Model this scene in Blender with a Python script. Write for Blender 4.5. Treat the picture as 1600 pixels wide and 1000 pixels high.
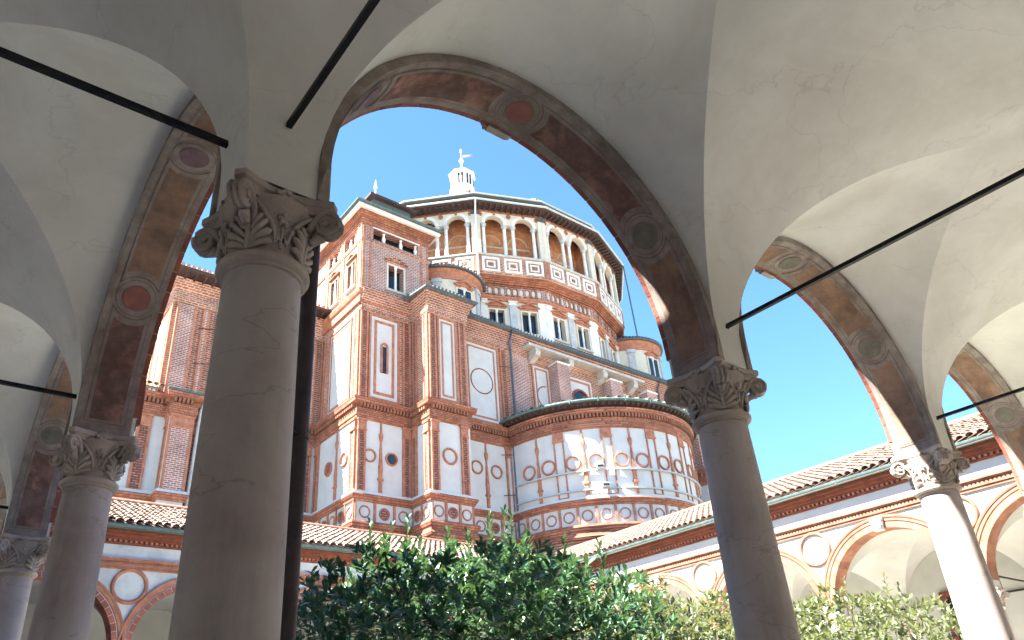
import bpy, bmesh, math, random
from mathutils import Vector, Matrix, noise
PI = math.pi
random.seed(7)
for o in list(bpy.data.objects):
    bpy.data.objects.remove(o)
scene = bpy.context.scene
COL = scene.collection

# ------------------------------------------------------------------ camera
cam_d = bpy.data.cameras.new('camera')
cam = bpy.data.objects.new('camera', cam_d)
COL.objects.link(cam)
scene.camera = cam
YAW, PITCH, ROLL = math.radians(50.801), math.radians(27.592), math.radians(-3.632)
CAM = Vector((-0.983, -2.829, 1.537))
_f = Vector((math.cos(PITCH)*math.cos(YAW), math.cos(PITCH)*math.sin(YAW), math.sin(PITCH)))
_r0 = Vector((math.sin(YAW), -math.cos(YAW), 0))
_u0 = _r0.cross(_f)
_r = _r0*math.cos(ROLL) + _u0*math.sin(ROLL)
_u = -_r0*math.sin(ROLL) + _u0*math.cos(ROLL)
cam.matrix_world = Matrix(((_r.x, _u.x, -_f.x, CAM.x), (_r.y, _u.y, -_f.y, CAM.y), (_r.z, _u.z, -_f.z, CAM.z), (0, 0, 0, 1)))
cam_d.sensor_width = 36
cam_d.lens = 1159.43/1600*36
cam_d.shift_x = (800-769.22)/1600
cam_d.shift_y = (562.82-500)/1600
cam_d.clip_start = 0.05
cam_d.clip_end = 2000

# ------------------------------------------------------------------ light
SUN = Vector((-1, 0.31, 1.55)).normalized()
EL = math.asin(SUN.z)
world = bpy.data.worlds.new('World')
scene.world = world
world.use_nodes = True
wn = world.node_tree
wn.nodes.clear()
sky = wn.nodes.new('ShaderNodeTexSky')
sky.sky_type = 'NISHITA'
sky.sun_disc = False
sky.sun_elevation = EL
sky.sun_rotation = math.atan2(SUN.x, SUN.y)
sky.air_density = 1.0
sky.dust_density = 0.0
sky.ozone_density = 1.6
bg = wn.nodes.new('ShaderNodeBackground')
bg.inputs['Strength'].default_value = 0.05
wo = wn.nodes.new('ShaderNodeOutputWorld')
tint = wn.nodes.new('ShaderNodeMix')
tint.data_type = 'RGBA'
tint.blend_type = 'MULTIPLY'
tint.inputs[0].default_value = 1.0
tint.inputs[7].default_value = (0.60, 0.86, 1.0, 1)
wn.links.new(sky.outputs[0], tint.inputs[6])
wn.links.new(tint.outputs[2], bg.inputs[0])
wn.links.new(bg.outputs[0], wo.inputs[0])
sl = bpy.data.lights.new('sun', 'SUN')
sl.energy = 5.0
sl.angle = math.radians(0.53)
sl.color = (1.0, 0.95, 0.86)
so = bpy.data.objects.new('sun', sl)
COL.objects.link(so)
so.rotation_euler = SUN.to_track_quat('Z', 'Y').to_euler()
so.location = (0, 0, 60)
vs = scene.view_settings
vs.view_transform = 'Standard'
vs.look = 'None'
vs.gamma = 1
vs.use_curve_mapping = False
vs.exposure = 3.15

# ------------------------------------------------------------------ materials
MATS = {}
def mat(name, c1, c2=None, scale=3.0, rough=0.8, bump=0.0, bscale=40.0, c3=None, spec=0.3, detail=6.0, stretch=(1, 1, 1), lo=0.35, hi=0.65, vary=0.0, metal=0.0, bdist=0.01, stain=None, crack=0):
    m = bpy.data.materials.new(name)
    m.use_nodes = True
    nt = m.node_tree
    b = nt.nodes['Principled BSDF']
    b.inputs['Roughness'].default_value = rough
    b.inputs['Specular IOR Level'].default_value = spec
    b.inputs['Metallic'].default_value = metal
    geo = nt.nodes.new('ShaderNodeNewGeometry')
    mp = nt.nodes.new('ShaderNodeMapping')
    mp.inputs['Scale'].default_value = stretch
    nt.links.new(geo.outputs['Position'], mp.inputs[0])
    c2 = c2 or tuple(x*0.85 for x in c1)
    n1 = nt.nodes.new('ShaderNodeTexNoise')
    n1.inputs['Scale'].default_value = scale
    n1.inputs['Detail'].default_value = detail
    n1.inputs['Roughness'].default_value = 0.65
    nt.links.new(mp.outputs[0], n1.inputs['Vector'])
    r = nt.nodes.new('ShaderNodeValToRGB')
    e = r.color_ramp.elements
    e[0].position = lo
    e[0].color = (*c2, 1)
    e[1].position = hi
    e[1].color = (*c1, 1)
    if c3:
        x = e.new(lo+0.12)
        x.color = (*c3, 1)
    nt.links.new(n1.outputs['Fac'], r.inputs[0])
    out = r.outputs[0]
    if stain:
        n3 = nt.nodes.new('ShaderNodeTexNoise')
        n3.inputs['Scale'].default_value = 1.1
        n3.inputs['Detail'].default_value = 12
        n3.inputs['Roughness'].default_value = 0.7
        n3.inputs['Distortion'].default_value = 0.6
        nt.links.new(geo.outputs['Position'], n3.inputs['Vector'])
        r3 = nt.nodes.new('ShaderNodeValToRGB')
        r3.color_ramp.elements[0].position = 0.40
        r3.color_ramp.elements[0].color = (*stain, 1)
        r3.color_ramp.elements[1].position = 0.56
        r3.color_ramp.elements[1].color = (1, 1, 1, 1)
        mx = nt.nodes.new('ShaderNodeMix')
        mx.data_type = 'RGBA'
        mx.blend_type = 'MULTIPLY'
        mx.inputs[0].default_value = 1.0
        nt.links.new(n3.outputs['Fac'], r3.inputs[0])
        nt.links.new(out, mx.inputs[6])
        nt.links.new(r3.outputs[0], mx.inputs[7])
        out = mx.outputs[2]
    if crack:
        mp4 = nt.nodes.new('ShaderNodeMapping')
        mp4.inputs['Scale'].default_value = (1.2, 1.2, 3.2)
        nt.links.new(geo.outputs['Position'], mp4.inputs[0])
        n4 = nt.nodes.new('ShaderNodeTexNoise')
        n4.inputs['Scale'].default_value = 0.55
        n4.inputs['Detail'].default_value = 7
        nt.links.new(mp4.outputs[0], n4.inputs['Vector'])
        s4 = nt.nodes.new('ShaderNodeMath')
        s4.operation = 'SUBTRACT'
        s4.inputs[1].default_value = 0.5
        a4 = nt.nodes.new('ShaderNodeMath')
        a4.operation = 'ABSOLUTE'
        r4 = nt.nodes.new('ShaderNodeMapRange')
        r4.inputs[1].default_value = 0.0
        r4.inputs[2].default_value = 0.0035
        r4.inputs[3].default_value = crack
        r4.inputs[4].default_value = 1.0
        nt.links.new(n4.outputs['Fac'], s4.inputs[0])
        nt.links.new(s4.outputs[0], a4.inputs[0])
        nt.links.new(a4.outputs[0], r4.inputs[0])
        h4 = nt.nodes.new('ShaderNodeHueSaturation')
        nt.links.new(out, h4.inputs['Color'])
        nt.links.new(r4.outputs[0], h4.inputs['Value'])
        out = h4.outputs[0]
    if vary:
        oi = nt.nodes.new('ShaderNodeObjectInfo')
        hs = nt.nodes.new('ShaderNodeHueSaturation')
        mr = nt.nodes.new('ShaderNodeMapRange')
        mr.inputs[3].default_value = 1-vary
        mr.inputs[4].default_value = 1+vary
        nt.links.new(oi.outputs['Random'], mr.inputs[0])
        nt.links.new(mr.outputs[0], hs.inputs['Value'])
        nt.links.new(out, hs.inputs['Color'])
        out = hs.outputs[0]
    nt.links.new(out, b.inputs['Base Color'])
    if bump:
        n2 = nt.nodes.new('ShaderNodeTexNoise')
        n2.inputs['Scale'].default_value = bscale
        n2.inputs['Detail'].default_value = 5
        nt.links.new(mp.outputs[0], n2.inputs['Vector'])
        bp = nt.nodes.new('ShaderNodeBump')
        bp.inputs['Strength'].default_value = bump
        bp.inputs['Distance'].default_value = bdist
        nt.links.new(n2.outputs['Fac'], bp.inputs['Height'])
        nt.links.new(bp.outputs[0], b.inputs['Normal'])
    MATS[name] = m
    return m

def brick_mat(name, c1, c2, mortar, w=0.30, h=0.095, ms=0.016, mix=0.5, bump=0.6):
    m = bpy.data.materials.new(name)
    m.use_nodes = True
    nt = m.node_tree
    b = nt.nodes['Principled BSDF']
    b.inputs['Roughness'].default_value = 0.85
    b.inputs['Specular IOR Level'].default_value = 0.2
    geo = nt.nodes.new('ShaderNodeNewGeometry')
    sep = nt.nodes.new('ShaderNodeSeparateXYZ')
    nt.links.new(geo.outputs['Position'], sep.inputs[0])
    ad = nt.nodes.new('ShaderNodeMath')
    nt.links.new(sep.outputs[0], ad.inputs[0])
    nt.links.new(sep.outputs[1], ad.inputs[1])
    cb = nt.nodes.new('ShaderNodeCombineXYZ')
    nt.links.new(ad.outputs[0], cb.inputs[0])
    nt.links.new(sep.outputs[2], cb.inputs[1])
    br = nt.nodes.new('ShaderNodeTexBrick')
    br.inputs['Color1'].default_value = (*c1, 1)
    br.inputs['Color2'].default_value = (*c2, 1)
    br.inputs['Mortar'].default_value = (*mortar, 1)
    br.inputs['Scale'].default_value = 1
    br.inputs['Brick Width'].default_value = w
    br.inputs['Row Height'].default_value = h
    br.inputs['Mortar Size'].default_value = ms
    br.inputs['Mortar Smooth'].default_value = 0.2
    nt.links.new(cb.outputs[0], br.inputs['Vector'])
    n1 = nt.nodes.new('ShaderNodeTexNoise')
    n1.inputs['Scale'].default_value = 0.8
    n1.inputs['Detail'].default_value = 12
    n1.inputs['Roughness'].default_value = 0.7
    nt.links.new(geo.outputs['Position'], n1.inputs['Vector'])
    mr = nt.nodes.new('ShaderNodeMapRange')
    mr.inputs[1].default_value = 0.3
    mr.inputs[2].default_value = 0.7
    mr.inputs[3].default_value = 0.58
    mr.inputs[4].default_value = 1.32
    nt.links.new(n1.outputs['Fac'], mr.inputs[0])
    hs = nt.nodes.new('ShaderNodeHueSaturation')
    nt.links.new(br.outputs['Color'], hs.inputs['Color'])
    nt.links.new(mr.outputs[0], hs.inputs['Value'])
    nt.links.new(hs.outputs[0], b.inputs['Base Color'])
    bp = nt.nodes.new('ShaderNodeBump')
    bp.inputs['Strength'].default_value = bump
    bp.inputs['Distance'].default_value = 0.02
    bp.invert = True
    nt.links.new(br.outputs['Fac'], bp.inputs['Height'])
    nt.links.new(bp.outputs[0], b.inputs['Normal'])
    MATS[name] = m
    return m

brick_mat('brick', (0.376, 0.150, 0.094), (0.244, 0.084, 0.056), (0.52, 0.39, 0.32), h=0.11, ms=0.02)
brick_mat('brick_fine', (0.419, 0.184, 0.116), (0.282, 0.107, 0.068), (0.16, 0.065, 0.045), w=0.22, h=0.10, ms=0.012)
brick_mat('brick_carved', (0.410, 0.197, 0.145), (0.257, 0.103, 0.077), (0.13, 0.06, 0.05), w=0.24, h=0.105, ms=0.022, bump=1.0)
brick_mat('brick_purple', (0.325, 0.137, 0.116), (0.180, 0.073, 0.073), (0.54, 0.42, 0.37), w=0.26, h=0.088, ms=0.02)
mat('terracotta', (0.458, 0.207, 0.128), (0.290, 0.110, 0.069), scale=4.5, rough=0.85, bump=0.5, bscale=22)
mat('terracotta_pale', (0.340, 0.166, 0.113), (0.226, 0.093, 0.061), scale=2.5, rough=0.85, bump=0.3, bscale=22, vary=0.16)
mat('terracotta_dark', (0.26, 0.075, 0.04), (0.15, 0.045, 0.03), scale=5, rough=0.85, bump=0.4, bscale=25)
mat('brick_edge', (0.36, 0.12, 0.08), (0.24, 0.075, 0.055), scale=8, rough=0.85, bump=0.3, bscale=60, vary=0.2)
mat('plaster_white', (0.550, 0.546, 0.535), (0.462, 0.457, 0.449), scale=0.9, rough=0.9, bump=0.15, bscale=12, lo=0.3, hi=0.6)
mat('plaster_aged', (0.563, 0.563, 0.554), (0.387, 0.396, 0.405), scale=1.6, rough=0.9, bump=0.2, bscale=14, lo=0.33, hi=0.55)
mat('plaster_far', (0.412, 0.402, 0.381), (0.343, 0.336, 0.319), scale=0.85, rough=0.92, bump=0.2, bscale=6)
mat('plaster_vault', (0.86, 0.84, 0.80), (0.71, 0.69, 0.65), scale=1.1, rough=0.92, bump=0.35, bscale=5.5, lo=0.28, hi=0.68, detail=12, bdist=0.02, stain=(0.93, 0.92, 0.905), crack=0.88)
mat('plaster_cream', (0.616, 0.563, 0.475), (0.510, 0.458, 0.378), scale=1.6, rough=0.9, bump=0.2, bscale=14)
mat('stone_column', (0.54, 0.485, 0.475), (0.36, 0.315, 0.315), scale=4.0, rough=0.7, bump=0.25, bscale=26, stretch=(1, 1, 0.16), lo=0.30, hi=0.70, vary=0.1, detail=12, c3=(0.46, 0.405, 0.395), stain=(0.84, 0.79, 0.78), crack=0.74)
mat('stone_carved', (0.55, 0.465, 0.41), (0.37, 0.30, 0.26), scale=6, rough=0.8, bump=0.4, bscale=45, vary=0.08, lo=0.3, hi=0.65)
mat('stone_white', (0.74, 0.72, 0.68), (0.56, 0.55, 0.53), scale=2, rough=0.75, bump=0.2, bscale=20)
mat('stone_grey', (0.46, 0.48, 0.50), (0.34, 0.36, 0.38), scale=3, rough=0.75, bump=0.2, bscale=20)
mat('stone_sill', (0.50, 0.485, 0.45), (0.36, 0.35, 0.33), scale=4, rough=0.85, bump=0.3, bscale=20)
mat('roof_tile', (0.279, 0.212, 0.177), (0.152, 0.104, 0.082), scale=2.6, rough=0.9, bump=0.3, bscale=30, c3=(0.25, 0.17, 0.13), lo=0.3, hi=0.7, vary=0.25)
mat('roof_shadow', (0.16, 0.10, 0.08), (0.11, 0.07, 0.06), rough=0.95)
mat('wood_dark', (0.075, 0.045, 0.04), (0.045, 0.028, 0.027), scale=4, rough=0.8)
mat('copper_green', (0.104, 0.172, 0.164), (0.060, 0.108, 0.104), scale=5, rough=0.55, bump=0.1)
mat('lead_dark', (0.10, 0.115, 0.12), (0.065, 0.075, 0.085), scale=5, rough=0.6)
mat('pipe_blue', (0.085, 0.115, 0.14), (0.055, 0.075, 0.095), scale=6, rough=0.5)
mat('pipe_grey', (0.50, 0.54, 0.55), (0.38, 0.42, 0.43), scale=6, rough=0.5)
mat('pipe_brown', (0.075, 0.055, 0.06), (0.05, 0.036, 0.042), scale=9, rough=0.5, bump=0.1)
mat('iron', (0.022, 0.018, 0.02), (0.012, 0.010, 0.012), scale=14, rough=0.55, bump=0.3, bscale=60)
mat('glass_dark', (0.022, 0.027, 0.036), (0.012, 0.015, 0.02), scale=1, rough=0.12, spec=0.6)
mat('void_dark', (0.03, 0.022, 0.02), (0.02, 0.015, 0.015), rough=0.9)
mat('fresco_border', (0.456, 0.388, 0.348), (0.285, 0.228, 0.205), scale=7, rough=0.9, bump=0.2, bscale=40, detail=10, stain=(0.68, 0.64, 0.62))
mat('fresco_line', (0.209, 0.132, 0.121), (0.297, 0.220, 0.198), scale=9, rough=0.9)
mat('fresco_red', (0.489, 0.254, 0.217), (0.281, 0.172, 0.155), scale=4.5, rough=0.9, bump=0.15, bscale=30, detail=12, lo=0.36, hi=0.64, c3=(0.21, 0.125, 0.105), stain=(0.7, 0.66, 0.64))
mat('fresco_plum', (0.399, 0.236, 0.254), (0.254, 0.164, 0.181), scale=4.5, rough=0.9, bump=0.15, bscale=30, detail=12, lo=0.36, hi=0.64, stain=(0.68, 0.64, 0.62))
mat('fresco_brown', (0.454, 0.281, 0.199), (0.254, 0.164, 0.127), scale=5, rough=0.9, bump=0.15, bscale=30, detail=12, lo=0.36, hi=0.66, stain=(0.68, 0.64, 0.62))
mat('fresco_disc', (0.437, 0.168, 0.139), (0.291, 0.124, 0.116), scale=9, rough=0.9, detail=10)
mat('fresco_disc_plum', (0.291, 0.175, 0.197), (0.175, 0.116, 0.146), scale=9, rough=0.9, detail=10)
mat('fresco_disc_green', (0.27, 0.25, 0.20), (0.18, 0.165, 0.14), scale=9, rough=0.9, detail=10)
mat('loggia_paint', (0.55, 0.30, 0.15), (0.30, 0.13, 0.075), scale=2.2, rough=0.9, detail=12, lo=0.35, hi=0.65, c3=(0.46, 0.19, 0.10))
mat('loggia_trim', (0.62, 0.47, 0.30), (0.50, 0.34, 0.2), scale=4, rough=0.9)
mat('window_wood', (0.16, 0.045, 0.035), (0.10, 0.03, 0.025), scale=7, rough=0.7)
mat('sign_white', (0.72, 0.72, 0.72), (0.6, 0.6, 0.6), rough=0.6)
mat('floor_stone', (0.70, 0.67, 0.625), (0.60, 0.575, 0.535), scale=1.5, rough=0.75, bump=0.15, bscale=12)
mat('grass', (0.10, 0.15, 0.045), (0.06, 0.10, 0.03), scale=9, rough=0.9, bump=0.6, bscale=90)
mat('paving_bounce', (0.80, 0.765, 0.71), (0.71, 0.68, 0.63), scale=2, rough=0.9, bump=0.2, bscale=30)  # pale so that it throws sunlight up into the vaults
mat('earth', (0.30, 0.27, 0.22), (0.20, 0.19, 0.15), scale=0.3, rough=0.95)
mat('bark', (0.115, 0.085, 0.065), (0.065, 0.048, 0.04), scale=9, rough=0.9, bump=0.5, bscale=30)

def leaf_mat(name, c1, c2):
    m = mat(name, c1, c2, scale=4.0, rough=0.33, spec=0.6, lo=0.3, hi=0.7, vary=0.22)
    nt = m.node_tree
    b = nt.nodes['Principled BSDF']
    t = nt.nodes.new('ShaderNodeBsdfTranslucent')
    t.inputs['Color'].default_value = (c1[0]*1.6, c1[1]*1.5, c1[2]*0.8, 1)
    mx = nt.nodes.new('ShaderNodeMixShader')
    mx.inputs[0].default_value = 0.22
    o = nt.nodes['Material Output']
    nt.links.new(b.outputs[0], mx.inputs[1])
    nt.links.new(t.outputs[0], mx.inputs[2])
    nt.links.new(mx.outputs[0], o.inputs[0])
leaf_mat('leaf_shaded', (0.061, 0.131, 0.064), (0.021, 0.066, 0.041))  # magnolia leaf with the near bush's shade put into its colour
leaf_mat('leaf_sunlit', (0.17, 0.195, 0.105), (0.075, 0.11, 0.058))  # same leaf made paler, sunlight put into the colour

# ------------------------------------------------------------------ mesh helpers
class Pl:
    """wall frame: s along the wall, z up, d out of it"""
    def __init__(self, ox, oy, ang):
        self.o = (ox, oy)
        a = math.radians(ang)
        self.c, self.n = math.cos(a), math.sin(a)
        self.ang = a
    def __call__(self, s, z, d):
        return (self.o[0]+s*self.c+d*self.n, self.o[1]+s*self.n-d*self.c, z)
class Cv:
    """curved wall frame"""
    def __init__(self, cx, cy, r, a0):
        self.cx, self.cy, self.r, self.a0 = cx, cy, r, math.radians(a0)
    def __call__(self, s, z, d):
        a = self.a0 + s/self.r
        return (self.cx+(self.r+d)*math.cos(a), self.cy+(self.r+d)*math.sin(a), z)

def steps(d0, z0, d1, z1, n, lip=0.015):
    out = []
    for i in range(n):
        a, b = d0+(d1-d0)*i/n, z0+(z1-z0)*i/n
        c = z0+(z1-z0)*(i+1)/n
        out += [(a, b), (a, c-0.03), (a+lip, c-0.025), (a+lip, c-0.001)]
    return out+[(d1, z1)]
class MB:
    def __init__(self):
        self.v, self.f = [], []
    def add(self, vs, fs):
        k = len(self.v)
        self.v += [tuple(p) for p in vs]
        self.f += [tuple(i+k for i in f) for f in fs]
        return self
    def box(self, f, s0, s1, z0, z1, d0, d1, n=1):
        vs, fs = [], []
        for i in range(n+1):
            s = s0+(s1-s0)*i/n
            vs += [f(s, z0, d0), f(s, z0, d1), f(s, z1, d1), f(s, z1, d0)]
        for i in range(n):
            a, b = 4*i, 4*i+4
            for j in range(4):
                k = (j+1) % 4
                fs.append((a+j, b+j, b+k, a+k))
        fs += [(0, 1, 2, 3), (4*n+3, 4*n+2, 4*n+1, 4*n)]
        return self.add(vs, fs)
    def wbox(self, x0, x1, y0, y1, z0, z1):
        vs = [(x, y, z) for z in (z0, z1) for x, y in ((x0, y0), (x1, y0), (x1, y1), (x0, y1))]
        return self.add(vs, [(0, 3, 2, 1), (4, 5, 6, 7), (0, 1, 5, 4), (1, 2, 6, 5), (2, 3, 7, 6), (3, 0, 4, 7)])
    def prism(self, f, poly, d0, d1):
        n = len(poly)
        vs = [f(s, z, d0) for s, z in poly]+[f(s, z, d1) for s, z in poly]
        fs = [tuple(range(n-1, -1, -1)), tuple(range(n, 2*n))]
        fs += [(i, (i+1) % n, n+(i+1) % n, n+i) for i in range(n)]
        return self.add(vs, fs)
    def ring(self, f, sc, zc, prof, a0=0.0, a1=2*PI, n=24, sx=1.0):
        full = abs(a1-a0-2*PI) < 1e-6
        m = len(prof)
        vs, fs = [], []
        cnt = n if full else n+1
        for i in range(cnt):
            a = a0+(a1-a0)*i/n
            for r, d in prof:
                vs.append(f(sc+r*math.cos(a)*sx, zc+r*math.sin(a), d))
        for i in range(n):
            b = ((i+1) % cnt)*m
            for j in range(m):
                k = (j+1) % m
                fs.append((i*m+j, b+j, b+k, i*m+k))
        if not full:
            fs += [tuple(range(m)), tuple(range(n*m+m-1, n*m-1, -1))]
        return self.add(vs, fs)
    def sweep(self, path, prof, closed=False):
        n, m = len(path), len(prof)
        nr = []
        for i in range(n):
            def seg(a, b):
                dx, dy = path[b][0]-path[a][0], path[b][1]-path[a][1]
                l = math.hypot(dx, dy)
                return (dy/l, -dx/l)
            p = seg((i-1) % n, i) if (i > 0 or closed) else None
            q = seg(i, (i+1) % n) if (i < n-1 or closed) else None
            p = p or q
            q = q or p
            mx, my = p[0]+q[0], p[1]+q[1]
            l2 = mx*mx+my*my
            nr.append((2*mx/l2, 2*my/l2))
        vs, fs = [], []
        for (x, y), (a, b) in zip(path, nr):
            for d, z in prof:
                vs.append((x+a*d, y+b*d, z))
        for i in range(n if closed else n-1):
            b = ((i+1) % n)*m
            for j in range(m):
                k = (j+1) % m
                fs.append((i*m+j, b+j, b+k, i*m+k))
        if not closed:
            fs += [tuple(range(m)), tuple(range((n-1)*m+m-1, (n-1)*m-1, -1))]
        return self.add(vs, fs)
    def curtain(self, path, z0, z1, closed=False):
        n = len(path)
        vs = [(x, y, z) for x, y in path for z in (z0, z1)]
        fs = []
        for i in range(n if closed else n-1):
            b = ((i+1) % n)*2
            fs.append((2*i, b, b+1, 2*i+1))
        return self.add(vs, fs)
    def lathe(self, cx, cy, prof, n=16, cap=True):
        m = len(prof)
        vs = [(cx+r*math.cos(2*PI*i/n), cy+r*math.sin(2*PI*i/n), z) for i in range(n) for r, z in prof]
        fs = []
        for i in range(n):
            b = ((i+1) % n)*m
            for j in range(m-1):
                fs.append((i*m+j, b+j, b+j+1, i*m+j+1))
        if cap:
            fs.append(tuple(i*m for i in range(n-1, -1, -1)))
            fs.append(tuple(i*m+m-1 for i in range(n)))
        return self.add(vs, fs)
    def tube(self, pts, rad, n=8, flat=1.0, up=None):
        pts = [Vector(p) for p in pts]
        k = len(pts)
        if not isinstance(rad, (list, tuple)):
            rad = [rad]*k
        vs, fs = [], []
        ref = Vector(up) if up else None
        for i, p in enumerate(pts):
            t = (pts[min(i+1, k-1)]-pts[max(i-1, 0)]).normalized()
            u = ref if ref else (Vector((0, 0, 1)) if abs(t.z) < 0.9 else Vector((1, 0, 0)))
            a = t.cross(u)
            if a.length < 1e-4:
                a = t.cross(Vector((0.3, 1, 0.2)))
            a.normalize()
            b = a.cross(t)
            for j in range(n):
                an = 2*PI*(j+0.5)/n
                vs.append(p+(a*math.cos(an)+b*math.sin(an)*flat)*rad[i])
        for i in range(k-1):
            for j in range(n):
                q = (j+1) % n
                fs.append((i*n+j, (i+1)*n+j, (i+1)*n+q, i*n+q))
        fs += [tuple(range(n-1, -1, -1)), tuple((k-1)*n+j for j in range(n))]
        return self.add(vs, fs)
    def grid(self, rows):
        m = len(rows[0])
        vs = [p for r in rows for p in r]
        fs = [(i*m+j, (i+1)*m+j, (i+1)*m+j+1, i*m+j+1) for i in range(len(rows)-1) for j in range(m-1)]
        return self.add(vs, fs)
    def holed(self, f, s0, s1, z0, z1, d, holes, depth=0.3):
        """flat wall face with rectangular holes and their reveals"""
        ss = sorted({s0, s1, *[h[0] for h in holes], *[h[1] for h in holes]})
        zs = sorted({z0, z1, *[h[2] for h in holes], *[h[3] for h in holes]})
        for a, b in zip(ss, ss[1:]):
            for p, q in zip(zs, zs[1:]):
                cs, cz = (a+b)/2, (p+q)/2
                if any(h[0] < cs < h[1] and h[2] < cz < h[3] for h in holes):
                    continue
                self.add([f(a, p, d), f(b, p, d), f(b, q, d), f(a, q, d)], [(0, 1, 2, 3)])
        for a, b, p, q in holes:
            e = d-depth
            c = [f(a, p, d), f(b, p, d), f(b, q, d), f(a, q, d), f(a, p, e), f(b, p, e), f(b, q, e), f(a, q, e)]
            self.add(c, [(0, 4, 5, 1), (1, 5, 6, 2), (2, 6, 7, 3), (3, 7, 4, 0)])
        return self
    def arcade(self, f, s0, s1, z0, z1, arches, d0, d1, n=28):
        """wall slab s0..s1, z0..z1 with round-headed openings [(centre, radius, spring z)] open at the bottom"""
        pts = []
        cur = s0
        for c, r, zs in sorted(arches):
            pts += [(cur, z0), (c-r, z0)]
            for i in range(n+1):
                a = PI-PI*i/n
                pts.append((c+r*math.cos(a), zs+r*math.sin(a)))
            pts.append((c+r, z0))
            cur = c+r
        pts += [(cur, z0), (s1, z0)]
        q = []
        for p in pts:
            if not q or abs(p[0]-q[-1][0])+abs(p[1]-q[-1][1]) > 1e-6:
                q.append(p)
        for (a, za), (b, zb) in zip(q, q[1:]):
            if b-a > 1e-6:
                self.add([f(a, za, d1), f(b, zb, d1), f(b, z1, d1), f(a, z1, d1)], [(0, 1, 2, 3)])
                self.add([f(a, za, d0), f(b, zb, d0), f(b, z1, d0), f(a, z1, d0)], [(3, 2, 1, 0)])
                self.add([f(a, z1, d0), f(b, z1, d0), f(b, z1, d1), f(a, z1, d1)], [(0, 1, 2, 3)][::-1])
            self.add([f(a, za, d0), f(b, zb, d0), f(b, zb, d1), f(a, za, d1)], [(0, 1, 2, 3)])
        for s in (s0, s1):
            self.add([f(s, z0, d0), f(s, z0, d1), f(s, z1, d1), f(s, z1, d0)], [(0, 1, 2, 3)])
        return self
    def mesh(self, name, material, smooth=False, recalc=True, auto=None):
        me = bpy.data.meshes.new(name)
        me.from_pydata(self.v, [], self.f)
        if recalc or smooth:
            bm = bmesh.new()
            bm.from_mesh(me)
            if smooth:
                bmesh.ops.remove_doubles(bm, verts=bm.verts, dist=1e-5)
            bmesh.ops.recalc_face_normals(bm, faces=bm.faces)
            if smooth:
                for e in bm.edges:
                    if len(e.link_faces) == 2 and e.calc_face_angle(0) > (auto or 0.7):
                        e.smooth = False
                for fc in bm.faces:
                    fc.smooth = True
            bm.to_mesh(me)
            bm.free()
        me.materials.append(MATS[material])
        return me

def inv_of(parent):
    return Matrix.Translation(-parent.location) if parent.type == 'EMPTY' else Matrix.Identity(4)
def link(name, me, parent=None, label=None, kind=None, M=None):
    o = bpy.data.objects.new(name, me)
    COL.objects.link(o)
    if parent:
        o.parent = parent
        o.matrix_parent_inverse = inv_of(parent)
    if M is not None:
        o.matrix_basis = M
    if label:
        o['label'] = label
    if kind:
        o['kind'] = kind
    return o
def build(mb, name, material, parent=None, smooth=False, label=None, kind=None, auto=None, recalc=True):
    return link(name, mb.mesh(name, material, smooth, recalc, auto), parent, label, kind)
def thing(name, label, cat, loc=(0, 0, 0), group=None):
    o = bpy.data.objects.new(name, None)
    o.empty_display_size = 0.2
    o.location = loc
    COL.objects.link(o)
    o['label'] = label
    o['category'] = cat
    if group:
        o['group'] = group
    return o
def tag(o, label, cat, group=None):
    o['label'] = label
    o['category'] = cat
    if group:
        o['group'] = group
    return o
def struct(mb, name, material, **k):
    o = build(mb, name, material, **k)
    o['kind'] = 'structure'
    return o
def halfround(r0, r1, d0, d1):
    m = (r0+r1)/2
    return [(r0, d0), (r0, d0+(d1-d0)*0.55), (m-(r1-r0)*0.22, d1), (m+(r1-r0)*0.22, d1), (r1, d0+(d1-d0)*0.55), (r1, d0)]
def in_view(p, margin=0.05):
    d = Vector(p)-CAM
    w = d.dot(_f)
    if w <= 0:
        return False
    x = (769.22+1159.43*d.dot(_r)/w)/1600
    y = (562.82-1159.43*d.dot(_u)/w)/1000
    return -margin < x < 1+margin and -margin < y < 1+margin

# ------------------------------------------------------------------ ground
g = MB(); g.wbox(-400, 400, -400, 400, -0.6, -0.12)
struct(g, 'ground', 'earth')
g = MB(); g.wbox(0.3, 16.7, 0.3, 16.7, -0.10, -0.02)
struct(g, 'bounce_paving', 'paving_bounce')  # unseen pale surface, added to bounce sunlight into the walks
g = MB(); g.wbox(2.7, 6.0, 2.7, 6.0, -0.05, 0.05); g.wbox(7.4, 16.4, 0.7, 7.6, -0.05, 0.05); g.wbox(2.7, 6.0, 11.0, 14.3, -0.05, 0.05); g.wbox(9.6, 16.4, 9.4, 16.3, -0.05, 0.05)  # unseen beds, enlarged on the right to cut bounce onto those vaults
struct(g, 'lawn', 'grass')
g = MB()
for x0, x1, y0, y1 in ((-3.6, 20.6, -3.6, 0.3), (-3.6, 20.6, 16.7, 20.6), (-3.6, 0.3, 0.3, 16.7), (16.7, 20.6, 0.3, 16.7)):
    g.wbox(x0, x1, y0, y1, -0.15, 0.02)
struct(g, 'cloister_floor', 'floor_stone')

# ------------------------------------------------------------------ cloister wings
BAY, NB, SPR, RS = 3.4, 5, 4.05, 1.5
ZN, ZA = 3.5, 3.88                 # column neck, abacus top
RIDGE_D, RIDGE_Z, EAVE_Z = -3.95, 8.66, 6.86

def frame_matrix(f, s, z, d):
    p = f(s, z, d)
    return Matrix(((f.c, -f.n, 0, p[0]), (f.n, f.c, 0, p[1]), (0, 0, 1, p[2]), (0, 0, 0, 1)))
LOC = Pl(0, 0, 0)                  # local template frame: x = s, y = -d, z

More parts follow.
